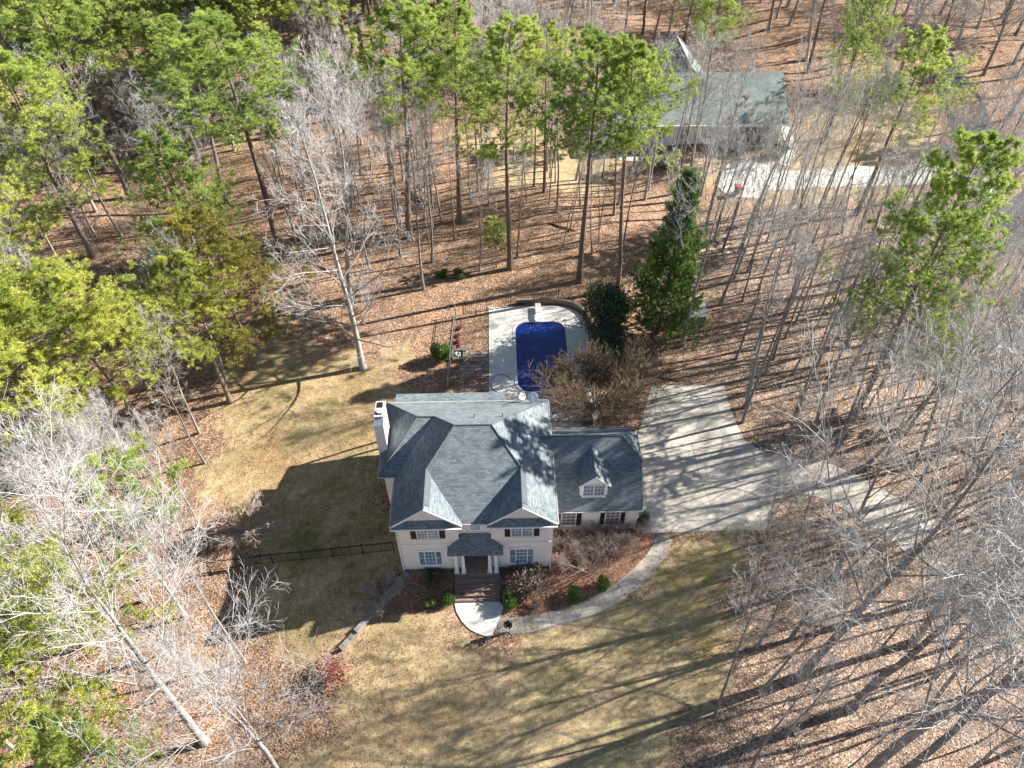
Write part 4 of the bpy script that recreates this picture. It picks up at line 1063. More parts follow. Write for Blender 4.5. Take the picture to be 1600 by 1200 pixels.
def place(key, name, loc, height, rot, label, cat="tree", group=None, sx=1.0, lean=(0, 0)):
    h, parts = PROTO[key]; s = height / h
    t = link(name, None); t.location = loc; t.rotation_euler = (lean[0], lean[1], rot); t.scale = (s * sx, s * sx, s); t.empty_display_size = .5
    tag(t, label, cat, group)
    for n, me in parts: link(n, me, t)
    return t
# prototypes
for i in range(4): bare_proto('big%d' % i, 100 + i, 20, .21, .28 + .05 * (i % 3), 16, 7, 7, 5, .38, .66, .6)
for i in range(5): bare_proto('slim%d' % i, 200 + i, 20, .19, .45 + .04 * (i % 4), 12, 6, 6, 4, .26, .6, .7)
for i in range(3): bare_proto('sap%d' % i, 300 + i, 10, .07, .3, 9, 5, 5, 0, .34, .6, .6, rtw=.012)
for i in range(2): bare_proto('far%d' % i, 350 + i, 18, .22, .25, 16, 7, 6, 4, .42, .7, .55, rtw=.02)
FR = ['far0', 'far1']
bare_proto('mass', 370, 18, .2, .25, 12, 5, 3, 0, .42, .7, .55, rtw=.032)
bare_proto('silver0', 401, 22, .25, .10, 30, 7, 6, 4, .25, 1.05, .35, 'bark_silver', 'twig_silver')
bare_proto('silver1', 402, 20, .22, .35, 18, 8, 7, 4, .34, .7, .6, 'bark_silver', 'twig_silver')
bare_proto('silver2', 403, 20, .24, .28, 18, 8, 7, 5, .42, .7, .55, 'bark_silver', 'twig_silver')
for i in range(4): pine_proto('pine%d' % i, 500 + i, 24, .25, .52 + .05 * (i % 3), 44 + 6 * (i % 2), .165 + .012 * (i % 3))
pine_proto('pinelow', 520, 20, .24, .22, 70, .2, 11, 8)
pine_proto('pinemid', 521, 24, .26, .34, 84, .175, 12, 8)
pine_proto('pineyel0', 530, 20, .24, .42, 56, .22, 13, 8, 'needle_yellow')
pine_proto('pineyel1', 531, 20, .24, .46, 52, .23, 13, 8, 'needle_yellow')
pine_proto('pineolive', 540, 16, .2, .15, 62, .28, 10, 7, 'needle_olive', wd=.034)
pine_proto('pinesmall', 550, 9, .09, .35, 26, .24, 11, 6, 'needle')

SHORT = {
 "tall straight pine standing directly behind the pool, crown above the woods": "the tall straight pine behind the pool",
 "tall pine rising behind the pool's far right corner": "the pine behind the pool's right corner",
 "tall pine between the dark holly and the far house": "the pine above the dark holly",
 "yellowish crowned pine just left of the tall pine behind the pool": "the yellowish crowned pine behind the pool",
 "long trunked pine leaning over the woods beside the fallen log": "the long trunked pine by the log",
 "broad crowned pine behind the silver bare tree, at the lawn's far edge": "the broad crowned pine above the lawn",
 "slim pine in the open woods left of the far house": "the slim pine near the far house",
 "yellow green pine with its pale trunk at the lawn's left edge": "the pale trunked pine by the lawn",
 "big yellow green pine crown low at the left, above the pale bare trees": "the big yellow green pine at left",
 "bright yellow pine at the left edge below the dark green round pine": "the bright yellow pine at left",
 "wide mid green pine standing behind the yellow green pines": "the wide mid green pine at left",
 "dark green rounded pine at the far left of the woods": "the rounded dark pine at far left",
 "small topped green pine among the pale bare trees at left": "the small topped pine at left",
 "green pine in the lower left corner": "the corner pine at lower left",
 "large bright green pine towering over the right woods": "the large bright pine at right",
 "yellow green pine right of the far house": "the yellow green pine by the far house",
 "green pine directly behind the far house roof": "the pine behind the far house roof",
 "wide green pine behind and right of the far house": "the wide pine beyond the far house",
 "small bright green pine below the large right pine": "the small bright pine at right",
 "large silver bare tree with sweeping low branches on the lawn edge": "the large silver tree by the lawn",
 "grey bare tree standing alone at the lawn edge near the mossy log": "the lone grey tree by the mossy log",
 "grey bare tree beside the dark cedar with pale twigs": "the grey tree beside the cedar",
 "huge grey bare tree spreading over the driveway at lower right": "the huge grey tree by the driveway",
 "thick pale trunked bare tree at the bottom edge right of the lawn": "the thick trunked tree at the bottom edge",
 "stout bare tree in the lower right corner": "the stout tree at lower right",
 "big white limbed bare tree at lower left beside the lawn": "the big white limbed tree at lower left",
 "leaning pale trunk bare tree at the left woods edge": "the leaning pale trunk at left",
 "ghostly white bare tree among the pines at upper left": "the ghostly white tree at upper left",
 "white bare tree between the two green pines at upper left": "the white tree at upper left",
 "grey bare tree at the driveway's far right edge": "the grey tree at the driveway's edge"}
MARKS = []
def hero(key, px, py, ty, name, label, rot=None, group=None, sx=1., lean=(0, 0), cat="tree"):
    b = G(px, py); HERO.append((b[0], b[1]))
    if label in SHORT: MARKS.append((b[0], b[1], SHORT[label]))
    return place(key, name, b, top_height(b, ty), RNG.uniform(0, 6.28) if rot is None else rot, label, cat, group, sx, lean)
HERO = []
PT, BT = "pine_tree", "bare_tree"
# pines behind the pool and house
hero('pine0', 797, 420, 45, PT, "tall straight pine standing directly behind the pool, crown above the woods", sx=1.2)
hero('pine1', 905, 440, 55, PT, "tall pine rising behind the pool's far right corner", sx=1.25)
hero('pine2', 965, 452, 78, PT, "tall pine between the dark holly and the far house", sx=1.1)
hero('pine3', 718, 345, 8, PT, "yellowish crowned pine just left of the tall pine behind the pool", sx=1.3)
hero('pine2', 640, 372, 10, PT, "long trunked pine leaning over the woods beside the fallen log", sx=1.4)
hero('pine1', 442, 408, 35, PT, "broad crowned pine behind the silver bare tree, at the lawn's far edge", sx=1.6)
hero('pine2', 850, 300, 40, PT, "slim pine in the open woods left of the far house")
hero('pinesmall', 776, 418, 345, PT, "small young pine at the foot of the tall straight pine")
# left side
hero('pineyel0', 360, 628, 415, PT, "yellow green pine with its pale trunk at the lawn's left edge", sx=1.25)
hero('pineyel1', 240, 700, 425, PT, "wide yellow green pine left of the pale trunked lawn pine", sx=1.4)
hero('pineyel0', 135, 745, 440, PT, "big yellow green pine crown low at the left, above the pale bare trees", sx=1.5)
hero('pineyel1', 30, 760, 430, PT, "yellow green pine cut by the left edge of the picture", sx=1.4)
hero('pineyel1', 75, 540, 268, PT, "bright yellow pine at the left edge below the dark green round pine", sx=1.4)
hero('pineolive', 398, 575, 345, PT, "olive toned low pine drooping over the lawn's left edge", sx=1.2)
hero('pinelow', 345, 495, 225, PT, "wide mid green pine standing behind the yellow green pines", sx=1.3)
hero('pinelow', 145, 400, 95, PT, "dark green rounded pine at the far left of the woods", sx=1.35)
hero('pinesmall', 276, 890, 728, PT, "small topped green pine among the pale bare trees at left", sx=1.1)
hero('pineyel0', 135, 1010, 820, PT, "yellowish pine at the left edge beside the leaning pale trunk", sx=1.0)
hero('pineyel1', 175, 1165, 930, PT, "green pine in the lower left corner", sx=1.5)
hero('pinelow', 285, 1290, 1120, PT, "low green pine at the bottom edge near the lower left corner", sx=.6)
# right side
hero('pinemid', 1333, 655, 216, PT, "large bright green pine towering over the right woods", sx=1.0)
hero('pine3', 1338, 335, 55, PT, "yellow green pine right of the far house", sx=1.35)
hero('pine1', 1090, 200, -25, PT, "green pine directly behind the far house roof", sx=1.2)
hero('pinelow', 1290, 215, -45, PT, "wide green pine behind and right of the far house", sx=.9)
hero('pinesmall', 1442, 640, 530, PT, "small bright green pine below the large right pine")
# bare trees
hero('silver0', 567, 575, 175, BT, "large silver bare tree with sweeping low branches on the lawn edge")
hero('silver1', 548, 470, 110, BT, "tall silver bare tree just behind the large silver tree")
hero('slim1', 662, 452, 205, BT, "grey bare tree standing alone at the lawn edge near the mossy log")
hero('big1', 1066, 541, 235, BT, "grey bare tree beside the dark cedar with pale twigs", sx=.85)
hero('big0', 1255, 1055, 590, BT, "huge grey bare tree spreading over the driveway at lower right", sx=.95)
hero('big2', 1331, 1107, 720, BT, "dark leaning bare tree right of the huge grey tree")
hero('big3', 1335, 1225, 800, BT, "thick pale trunked bare tree at the bottom edge right of the lawn")
hero('big1', 1400, 1215, 900, BT, "stout bare tree in the lower right corner")
hero('big2', 1425, 1005, 650, BT, "wide bare tree whose pale twigs veil the drive lane", sx=1.0)
hero('big3', 1300, 905, 610, BT, "pale twigged bare tree at the bend of the drive lane", sx=.9)
hero('big0', 1545, 905, 570, BT, "bare tree near the right edge below the drive lane", sx=1.0)
hero('big1', 1225, 700, 500, BT, "bare tree where the lane leaves the driveway court", sx=.7)
hero('silver2', 320, 1160, 830, BT, "big white limbed bare tree at lower left beside the lawn", sx=.85)
hero('silver2', 447, 1225, 1010, BT, "low spreading white bare tree at the bottom edge left of the lawn", sx=.8)
hero('silver1', 118, 915, 690, BT, "leaning pale trunk bare tree at the left woods edge")
hero('silver1', 236, 872, 660, BT, "tall pale bare tree beside the small topped green pine")
hero('silver1', 292, 965, 830, BT, "white bare tree reaching over the house shadow on the lawn", sx=1.1)
hero('silver1', 190, 830, 640, BT, "slender pale bare tree in the left woods behind the leaning trunk")
hero('silver1', 150, 330, 110, BT, "ghostly white bare tree among the pines at upper left")
hero('silver2', 330, 360, 150, BT, "white bare tree between the two green pines at upper left")
hero('slim2', 1160, 660, 400, BT, "grey bare tree at the driveway's far right edge", sx=.9)

# ------------------------------------------------------------------ woods: every tree its own object
NO_GO = [pxpoly((1000, 590), (1140, 590), (1170, 690), (1250, 705), (1480, 830), (1620, 870), (1620, 940), (1440, 880), (1250, 790), (1200, 840), (1000, 840)),
         LAWN_FRONT, LAWN_BACK, [(17, 85), (38.5, 85), (38.5, 106), (17, 106)], pxpoly((1110, 245), (1480, 250), (1480, 297), (1210, 297), (1195, 318), (1110, 312)),
         [(-9.5, 26), (11.5, 26), (11.5, 58.5), (-9.5, 58.5)], pxpoly((440, 430), (760, 425), (1000, 445), (1000, 600), (560, 600), (420, 560))]
ROADP = [np.array(G(*p)[:2]) for p in ((1440, 40), (1500, 150), (1545, 250), (1590, 340), (1680, 430), (1800, 520))]
def near_road(x, y):
    for a, b in zip(ROADP[:-1], ROADP[1:]):
        e = b - a; t = np.clip(((x - a[0]) * e[0] + (y - a[1]) * e[1]) / (e @ e), 0, 1)
        if hypot(x - a[0] - t * e[0], y - a[1] - t * e[1]) < 3.6: return True
    return False
TREES = list(HERO)
SCAT = []
def scatter(poly, n, keys, hr, name, label, group, gap=2.2, sx=(.85, 1.15), seed=1, lean=.05):
    r = np.random.default_rng(seed); P = np.array(poly); lo, hi = P.min(0), P.max(0); k = 0; tries = 0
    while k < n and tries < n * 60:
        tries += 1
        x, y = r.uniform(lo[0], hi[0]), r.uniform(lo[1], hi[1])
        if not inside(poly, np.array(x), np.array(y)): continue
        if any(bool(inside(q, np.array(x), np.array(y))) for q in NO_GO) or near_road(x, y): continue
        if any((x - a) ** 2 + (y - b) ** 2 < gap * gap for a, b in TREES): continue
        TREES.append((x, y)); k += 1
        hh = r.uniform(*hr)
        o = place(keys[int(r.integers(len(keys)))], name, (x, y, float(hgt(x, y))), hh, r.uniform(0, 6.28), label, "tree", group, r.uniform(*sx), (r.normal(0, lean), r.normal(0, lean)))
        SCAT.append((o, x, y, name))
SL = ['slim%d' % i for i in range(5)]; PN = ['pine%d' % i for i in range(4)]; BG = ['big%d' % i for i in range(4)]; SP = ['sap0', 'sap1', 'sap2']
Z_BACK = pxpoly((430, 300), (480, 215), (900, 200), (960, 290), (1010, 445), (850, 440), (760, 425), (560, 430), (450, 430))
scatter(Z_BACK, 96, SL, (11, 18), BT, "slender bare tree in the open leaf strewn woods behind the pool", "bare trees in the woods behind the pool", 1.5, (.6, 1.0), 11)
scatter(Z_BACK, 22, SP, (5, 9), "bare_sapling", "thin bare sapling in the open woods behind the pool", "saplings behind the pool", 1.2, (.8, 1.2), 12)
Z_RIGHT = pxpoly((1085, 330), (1420, 318), (1560, 380), (1640, 560), (1640, 600), (1300, 690), (1150, 650), (1110, 540))
scatter(Z_RIGHT, 84, SL, (13, 20), BT, "slender grey bare tree in the sunny woods right of the pool", "bare trees in the woods right of the pool", 1.6, (.65, 1.05), 13)
scatter(Z_RIGHT, 18, SP, (5, 9), "bare_sapling", "thin bare sapling in the sunny woods right of the pool", "saplings right of the pool", 1.3, (.8, 1.2), 14)
Z_RF = pxpoly((1180, 870), (1420, 890), (1640, 960), (1720, 1260), (1180, 1260), (1090, 1110), (1150, 1000))
scatter(Z_RF, 24, SL + SL + BG, (12, 18), BT, "bare tree on the leaf covered ground right of the front lawn", "bare trees right of the front lawn", 2.4, (.7, 1.0), 15)
scatter(Z_RF, 14, SP, (4, 8), "bare_sapling", "small bare sapling right of the front lawn", "saplings right of the front lawn", 1.6, (.9, 1.3), 16)
Z_RM = pxpoly((1240, 680), (1640, 600), (1700, 840), (1450, 800), (1300, 730))
scatter(Z_RM, 24, BG + SL, (13, 19), BT, "bare tree in the dense twiggy woods beyond the drive lane", "bare trees beyond the drive lane", 2.2, (.7, 1.05), 17)
Z_LF = pxpoly((-60, 700), (320, 690), (330, 800), (390, 1010), (430, 1260), (-60, 1260))
scatter(Z_LF, 16, ['silver1', 'slim0', 'slim2', 'slim4'], (12, 19), BT, "pale bare tree in the orange leafed woods at lower left", "bare trees in the lower left woods", 2.2, (.7, 1.0), 18)
scatter(Z_LF, 16, SP, (4, 9), "bare_sapling", "thin bare sapling in the lower left woods", "saplings in the lower left woods", 1.5, (.9, 1.3), 19)
Z_LM = pxpoly((-80, 330), (400, 330), (440, 430), (380, 540), (330, 690), (-80, 690))
scatter(Z_LM, 24, SL + BG, (11, 17), BT, "bare tree tangled among the pines left of the lawn", "bare trees left of the lawn", 2.0, (.7, 1.1), 20)
Z_TL = pxpoly((-60, -20), (760, -20), (720, 150), (480, 215), (430, 300), (400, 330), (-80, 330))
scatter(Z_TL, 92, PN, (20, 27), PT, "green pine in the thick pine wood at upper left", "pines in the upper left wood", 2.8, (1.15, 1.6), 21, .02)
scatter(Z_TL, 24, FR + ['silver1'], (12, 19), BT, "bare tree among the thick pines at upper left", "bare trees in the upper left wood", 2.4, (.8, 1.2), 22)
Z_TR = pxpoly((740, -20), (1660, -20), (1660, 280), (1500, 250), (1400, 150), (1230, 130), (1000, 80), (930, 170), (740, 200))
scatter(Z_TR, 46, FR, (13, 19), BT, "hazy bare tree in the woods beyond the far house", "bare trees beyond the far house", 2.6, (1.0, 1.5), 23)
scatter(Z_TR, 8, PN, (17, 23), PT, "distant pine among bare trees beyond the far house", "pines beyond the far house", 4, (1.0, 1.3), 24, .02)
Z_FH = pxpoly((940, 262), (1110, 266), (1112, 318), (1200, 322), (1420, 302), (1440, 335), (1080, 345), (960, 320))
scatter(Z_FH, 16, SL, (13, 18), BT, "slender bare tree standing in front of the far house", "bare trees in front of the far house", 1.6, (.8, 1.2), 31)
Z_T = [(-130, 142), (120, 142), (140, 190), (-150, 190)]
scatter([(-130, 142), (5, 142), (5, 190), (-150, 190)], 42, PN, (21, 27), PT, "far pine along the top edge of the picture", "pines along the top edge", 4, (1.1, 1.5), 25, .02)
def far_mass():
    r = np.random.default_rng(44); bl = []; src = []
    for n, me in PROTO['mass'][1]:
        v = np.empty(len(me.vertices) * 3, np.float32); me.vertices.foreach_get("co", v); f = np.empty(len(me.loops), np.int32); me.loops.foreach_get("vertex_index", f); src.append((v.reshape(-1, 3), f.reshape(-1, 4)))
    V0 = np.concatenate([a for a, _ in src]); F0 = np.concatenate([src[0][1], src[1][1] + len(src[0][0]), src[2][1] + len(src[0][0]) + len(src[1][0])])
    k = 0
    while k < 88:
        x, y = r.uniform(-15, 135), r.uniform(106, 178)
        if near_road(x, y) or any((x - a) ** 2 + (y - b) ** 2 < 9 for a, b in TREES): continue
        TREES.append((x, y)); k += 1; a = r.uniform(0, 6.28); sc_ = r.uniform(.7, 1.05); w_ = r.uniform(1.3, 1.9) * sc_
        q = np.stack([(V0[:, 0] * cos(a) - V0[:, 1] * sin(a)) * w_ + x, (V0[:, 0] * sin(a) + V0[:, 1] * cos(a)) * w_ + y, V0[:, 2] * sc_ + float(hgt(x, y))], 1); bl.append((q, F0, 0))
    tag(link("distant_woods", np_mesh("distant_woods", bl, ['twig'])), "far grey mass of bare trees along the top right edge", "woods", kind='stuff')
far_mass()
Z_OFF = [(44, 8), (80, 8), (95, 66), (62, 66)]  # unseen trees off the right side, added for their cast shadows
scatter(Z_OFF, 14, BG + SL, (14, 20), BT, "unseen bare tree off the right edge, added for its shadow", "unseen shadow trees off the right edge", 3.2, (.8, 1.1), 27)
scatter([(22, -6), (70, -6), (60, 12), (28, 12)], 7, BG, (14, 20), BT, "unseen bare tree off the bottom right edge, added for its shadow", "unseen shadow trees off the bottom right edge", 3.4, (.8, 1.1), 28)  # out-of-view trees at lower right, also added to cast shadows

# name each woodland tree by the nearest tree that stands out
def name_scattered():
    kinds = {PT: "pine", BT: "bare tree", "bare_sapling": "thin bare sapling"}
    order = ["nearest", "second", "third", "fourth", "fifth", "sixth", "seventh", "eighth", "ninth", "tenth"]
    sets = {}
    for o, x, y, n in SCAT:
        m = min(MARKS, key=lambda q: (q[0] - x) ** 2 + (q[1] - y) ** 2); dx, dy = x - m[0], y - m[1]
        if abs(dx) > 1.2 * abs(dy): rel = "right of" if dx > 0 else "left of"
        else: rel = "behind" if dy > 0 else "in front of"
        sets.setdefault((n, rel, m[2]), []).append((hypot(dx, dy), o))
    REST = []
    for (n, rel, m), L in sets.items():
        L.sort(key=lambda q: q[0])
        for i, (d, o) in enumerate(L):
            if len(L) == 1: o["label"] = "the only %s %s %s" % (kinds[n], rel, m)
            elif i < 9: o["label"] = "%s %s %s %s" % (order[i], kinds[n], rel, m)
            else: REST.append(o)
    for g in sorted({o["group"] for o in REST}):
        Q = [o for o in REST if o["group"] == g]
        ys = sorted(o.location.y for o in Q); ym1, ym2 = ys[len(ys) // 3], ys[2 * len(ys) // 3]
        xs = sorted(o.location.x / (o.location.y + 40) for o in Q); x1, x2 = xs[len(xs) // 3], xs[2 * len(xs) // 3]
        for o in Q:
            a = o.location.x / (o.location.y + 40); c = "left" if a < x1 else ("middle" if a < x2 else "right")
            d = "front" if o.location.y < ym1 else ("centre" if o.location.y < ym2 else "back")
            o["label"] = o["label"] + ", %s %s part" % (d, c); o["group"] = g + ", %s %s part" % (d, c)
name_scattered()

# ------------------------------------------------------------------ shrubs
def shrub_proto(key, seed, rx, rz, n, mat, leaf=.09, shell=.55, twigs='twig_brown', lumps=9, wd=.6):
    r = np.random.default_rng(seed)
    P = np.zeros((7, 5, 3)); 
    for i in range(7):
        a = i * .9 + r.random(); e = np.array([cos(a) * rx * .55, sin(a) * rx * .55, rz * 1.35])
        for j in range(5): P[i, j] = e * j / 4 * np.array([1, 1, 1]) + (r.normal(0, .03, 3) if j else 0)
    R = np.tile(np.linspace(.03, .01, 5), (7, 1))
    a2, b2, _ = grow(r, P, R, 8, .2, 1, .7, .4, 4, .2, .1, .6, None, rmin=.008)
    c = nrm(r.normal(0, 1, (lumps, 3))) * .52 * np.array([rx, rx, rz]); c[:, 2] += rz
    w_ = r.integers(0, lumps, n); d = nrm(r.normal(0, 1, (n, 3)))
    rr = (shell + (1 - shell) * r.random((n, 1))) ; sz = r.uniform(.5, .7, lumps)[w_][:, None]
    pos = c[w_] + d * rr * sz * np.array([rx, rx, rz]); pos[:, 2] = np.maximum(pos[:, 2], .05)
    nd = nrm(d + r.normal(0, .7, (n, 3))); u = nrm(np.cross(nd, r.normal(0, 1, (n, 3)))); v = np.cross(nd, u)
    l = leaf * r.uniform(.6, 1.3, (n, 1))
    V = np.stack([pos - u * l * .5, pos + v * l * wd * .5, pos + u * l * .5, pos - v * l * wd * .5], 1).reshape(-1, 3); F = np.arange(n * 4).reshape(-1, 4)
    tint = np.repeat(np.clip(.45 + r.normal(0, .2, n) + .25 * np.sin(w_ * 2.3), 0, 1), 4)
    PROTO[key] = (2 * rz, [("stems", np_mesh("stems", [(*tubes(P, R, 5), 0), (*tubes(a2, b2, 3), 0)], [twigs])), ("foliage", np_mesh("foliage", [(V, F, 0)], [mat], False, tint))])
def twig_shrub_proto(key, seed, h, spread, stems, mat, c1=9, c2=7, c3=5, rtw=.007, r1=.009):
    r = np.random.default_rng(seed); P = np.zeros((stems, 6, 3))
    for i in range(stems):
        a = 2.4 * i + r.random(); d = np.array([cos(a) * spread, sin(a) * spread, 1.]); d /= np.linalg.norm(d); cur = np.array([cos(a), sin(a), 0]) * .15
        L = h * r.uniform(.75, 1.1)
        for j in range(6):
            P[i, j] = cur; d = d + r.normal(0, .08, 3) + np.array([cos(a), sin(a), 0]) * .03; d /= np.linalg.norm(d); cur = cur + d * L / 5
    R = np.tile(np.linspace(.05, .018, 6), (stems, 1)); P[:, 0, 2] = -.1
    a1, b1, _ = grow(r, P, R, c1, .3, 1, .6, .38, 5, .3, .12, .6, None, rmin=.013)
    a2, b2, _ = grow(r, a1, b1, c2, .2, 1, .65, .5, 4, .2, .16, .6, None, rmin=r1)
    bl = [tubes(a1, b1, 4), tubes(a2, b2, 3)]
    if c3: a3, b3, _ = grow(r, a2, b2, c3, .2, 1, .6, .5, 3, .1, .18, .6, None, rmin=rtw); bl.append(tubes(a3, b3, 3))
    PROTO[key] = (h, [("stems", np_mesh("stems", [(*tubes(P, R, 6), 0)], [mat])), ("crown", np_mesh("crown", [(v, f, 0) for v, f in bl], [mat]))])
shrub_proto('round', 601, 1.0, 1.0, 5200, 'boxwood', .14)
shrub_proto('box', 602, .6, .55, 2600, 'boxwood', .10)
shrub_proto('box2', 603, .75, .6, 2800, 'boxwood', .10, .5)
shrub_proto('dry', 604, 1.3, .7, 6500, 'dryleaf', .11, .4, lumps=16)
shrub_proto('holly', 605, 1.8, 2.6, 9000, 'holly', .17, .5, lumps=22)
shrub_proto('holly2', 606, 1.7, 1.5, 8000, 'holly_light', .16, .5, lumps=18)
shrub_proto('red', 607, .75, .55, 420, 'redleaf', .10, .2, lumps=9)
shrub_proto('redtuft', 608, .28, .22, 260, 'redleaf', .09, .3, lumps=5)
shrub_proto('sparse', 609, .6, .45, 500, 'dryleaf', .09, .2, lumps=8)
twig_shrub_proto('myrtle', 620, 4.6, .7, 24, 'twig_brown', 11, 7, 5, .017, .02)
twig_shrub_proto('barebush', 621, 2.0, 1.1, 13, 'twig_pink', 9, 7, 4, .008)
twig_shrub_proto('whitebush', 622, 3.2, .7, 7, 'twig_pink', 8, 6, 4)
# cedar: dense cone of drooping sprays
def cedar_proto(key, seed, h=13., rb=4.0):
    r = np.random.default_rng(seed); P, R = trunk_line(r, h, .2, 10, .01, .01, .08)
    a1, b1, t1 = grow(r, P, R, 240, .03, 1, 1.3, rb / h, 5, .25, .06, .22, lambda t: np.clip(1.1 - t, .08, 1) * r.uniform(.75, 1.1, len(t)), rmin=.018)
    a2, b2, _ = grow(r, a1, b1, 7, .25, 1, .7, .4, 4, .15, .12, .5, lambda t: 1.1 - .5 * t, rmin=.01)
    n = len(a2); m = 8; f = r.uniform(.1, 1.05, (n, m, 1)) * 3; i = np.clip(f.astype(int), 0, 2); fr = f - i
    A = np.take_along_axis(a2, i, 1); B = np.take_along_axis(a2, i + 1, 1); pos = (A + (B - A) * fr).reshape(-1, 3) + r.normal(0, .07, (n * m, 3))
    dr = np.repeat(nrm(a2[:, -1] - a2[:, 0])[:, None], m, 1).reshape(-1, 3)
    V, F = needle_block(r, pos, dr, 8, .25, .07, 1.2, .1)
    cl = .5 + .3 * np.sin(pos[:, 0] * 2.1) * np.cos(pos[:, 2] * 1.9) + r.normal(0, .18, len(pos))
    PROTO[key] = (h, [("trunk", np_mesh("trunk", [(*tubes(P, R, 7), 0)], ['bark_pine'])), ("limbs", np_mesh("limbs", [(*tubes(a1, b1, 4), 0)], ['bark_pine'])), ("crown", np_mesh("crown", [(V, F, 0)], ['cedar'], False, np.repeat(np.clip(cl, 0, 1), 24)))])
cedar_proto('cedar', 640)
hero('cedar', 1028, 520, 268, "cedar_tree", "dark dense cone shaped cedar to the right of the pool", sx=.74)
SB = "shrub"
def shrub(key, px, py, height, label, name=SB, sx=1., cat="shrub", group=None): 
    b = G(px, py); return place(key, name, b, height, RNG.uniform(0, 6.28), label, cat, group, sx)
shrub('holly', 938, 520, 6.2, "tall dark holly at the pool deck's far right corner", "holly_bush", 1.2)
shrub('holly2', 955, 552, 3.4, "lighter holly bush between the dark holly and the brown myrtle", "holly_bush")
shrub('holly', 975, 580, 3.0, "low dark holly bush behind the brown bare myrtle", "holly_bush", 1.0)
shrub('myrtle', 930, 636, 4.6, "big rounded brown twiggy bare myrtle overhanging the pool", "bare_bush", 1.25)
shrub('round', 690, 560, 2.4, "round bright green bush beside the grey fence", "round_bush", .85)
shrub('box', 794, 945, 1.5, "upright green boxwood right of the front steps", "boxwood", .85)
shrub('box2', 700, 940, 1.2, "green boxwood left of the front steps", "boxwood", .8)
shrub('box', 672, 948, .9, "small green boxwood near the shadow edge left of the steps", "boxwood")
shrub('dry', 825, 914, 1.9, "dark brown leafed shrub under the right front window", "dry_shrub")
shrub('dry', 675, 908, 1.2, "dark shaded shrub under the left front window", "dry_shrub", .9)
shrub('box2', 896, 934, 1.2, "rounded green boxwood in the bed beside the front walk", "boxwood")
shrub('box', 938, 918, 1.3, "taller green shrub left of the walk's bend", "boxwood", .9)
shrub('sparse', 835, 950, .9, "small dark shrub beside the landing at the walk's start", "dry_shrub")
shrub('whitebush', 918, 893, 2.7, "bare pale crape myrtle branching in the front bed", "bare_bush", .8)
for i, (px, py) in enumerate(((880, 862), (905, 858), (932, 852), (958, 848), (982, 842))):
    shrub('barebush', px, py, 1.6, "%s bare pinkish bush from the porch side, below the garage windows" % ("first", "second", "third", "fourth", "fifth")[i], "bare_bush", 1., group="bare bushes below the garage windows")
shrub('box', 905, 880, .8, "low green shrub tangled under the bare crape myrtle", "boxwood", 1.1)
shrub('holly', 1004, 822, 2.0, "dark green bush at the garage corner", "holly_bush", .75)
shrub('red', 517, 1055, 1.8, "red leafed bush at the end of the retaining wall", "red_bush", 1.25)
for i, (px, py) in enumerate(((717, 515), (716, 526), (715, 536), (716, 545))):
    shrub('redtuft', px, py, .5, "%s small red plant in the row beside the grey fence" % ("farthest", "second farthest", "third farthest", "nearest")[i], "red_plant", 1.2, "plant", "red plants by the grey fence")
shrub('barebush', 597, 932, 1.2, "straggly bare bush above the retaining wall in the house shadow", "bare_bush", 1.2)
shrub('barebush', 385, 830, 2.2, "grey bare bush at the shadow's left end on the lawn", "bare_bush", 1.2)
shrub('box', 690, 432, .9, "low green shrub beside the mossy log", "low_shrub", 1.4)
shrub('box2', 718, 434, .9, "second low green shrub by the mossy log", "low_shrub", 1.3)
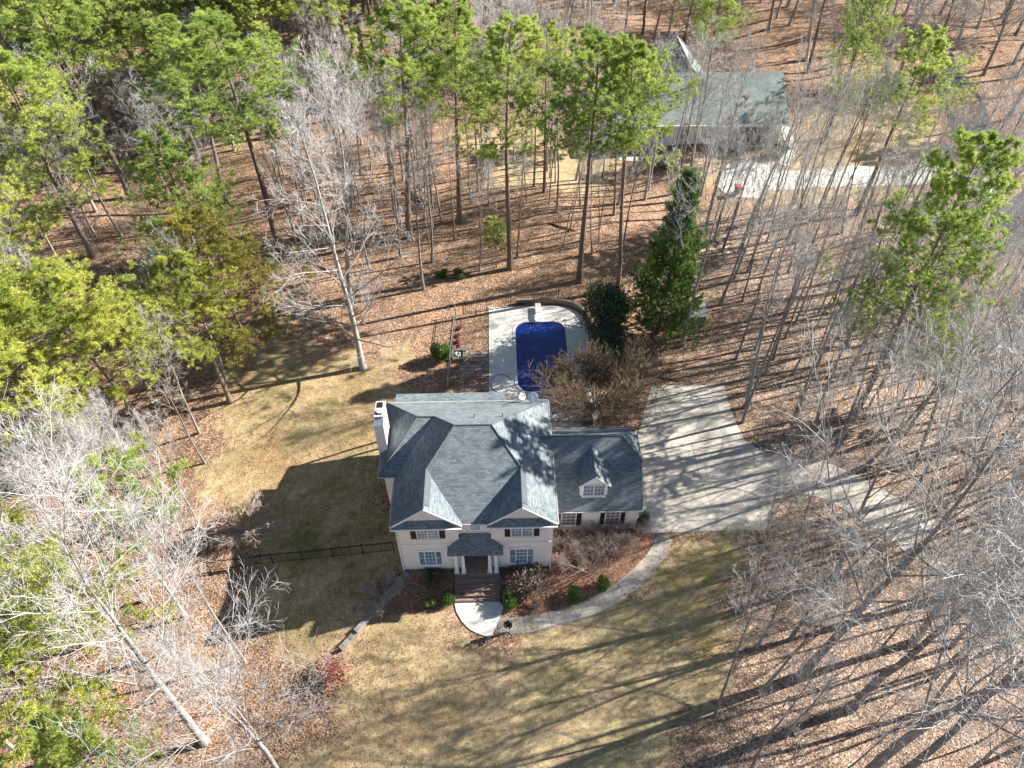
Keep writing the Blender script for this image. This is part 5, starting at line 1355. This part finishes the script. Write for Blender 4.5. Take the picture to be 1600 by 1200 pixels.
for i, (px, py) in enumerate(((1010, 262), (1040, 262), (1215, 245), (985, 300), (1080, 290))):
    shrub(['dry', 'dry', 'box2', 'whitebush', 'dry'][i], px, py, [1.4, 1.4, 2.2, 3, 1.6][i], ["brown shrub at the left of the far house front", "brown shrub at the middle of the far house front", "green shrub by the far house garage corner", "pale bare bush left of the far house walk", "brown bush beside the far parking pad"][i], "shrub")

# ------------------------------------------------------------------ fallen leaves (uncountable)
def leaves():
    r = np.random.default_rng(3); N = 250000
    x = r.uniform(-48, 52, N); y = r.uniform(11, 75, N)
    keep = r.random(N) < np.clip(1.5 - y / 60, .35, 1)
    lf = soft(LAWN_FRONT, x, y, 9); lb = soft(LAWN_BACK, x, y, 6)
    keep &= r.random(N) > lf * .93 * sst((x + 12) / 14) + lf * .0
    keep &= r.random(N) > lb * .45
    keep &= ~((x > -9) & (x < 10.4) & (y > 26.5) & (y < 41)) & ~((x > -.9) & (x < 8.8) & (y > 40) & (y < 57)) 
    dp = gl((1019, 603), (1131, 603), (1143, 645), (1163, 688), (1240, 714), (1330, 745), (1460, 825), (1620, 870), (1620, 915), (1460, 872), (1330, 800), (1240, 772), (1197, 800), (1197, 828), (1003, 833))
    keep &= (r.random(N) > soft(dp, x, y, 2.6) * .96) & ~((x > -3.6) & (x < 0) & (y > 24) & (y < 28))
    x, y = x[keep], y[keep]; n = len(x); z = hgt(x, y) + .05
    p = np.stack([x, y, z], 1); nd = nrm(np.stack([r.normal(0, .5, n), r.normal(0, .5, n), np.ones(n)], 1)); u = nrm(np.cross(nd, r.normal(0, 1, (n, 3)))); v = np.cross(nd, u)
    l = r.uniform(.05, .115, (n, 1))
    V = np.stack([p - u * l * .5, p + v * l * .35, p + u * l * .5, p - v * l * .35], 1).reshape(-1, 3); F = np.arange(4 * n).reshape(-1, 4)
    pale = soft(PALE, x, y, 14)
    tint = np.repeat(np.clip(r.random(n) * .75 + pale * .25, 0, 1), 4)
    o = link("fallen_leaves", np_mesh("fallen_leaves", [(V, F, 0)], ['leaf_litter'], False, tint)); tag(o, "brown and tan fallen leaves covering the woodland floor", "leaves", kind='stuff')
M['leaf_litter'] = leaf_mat('fallen_leaf', (.12, .07, .045), (.29, .19, .13), (.52, .41, .33), .15, False)
leaves()
print("objects", len(COL.objects))
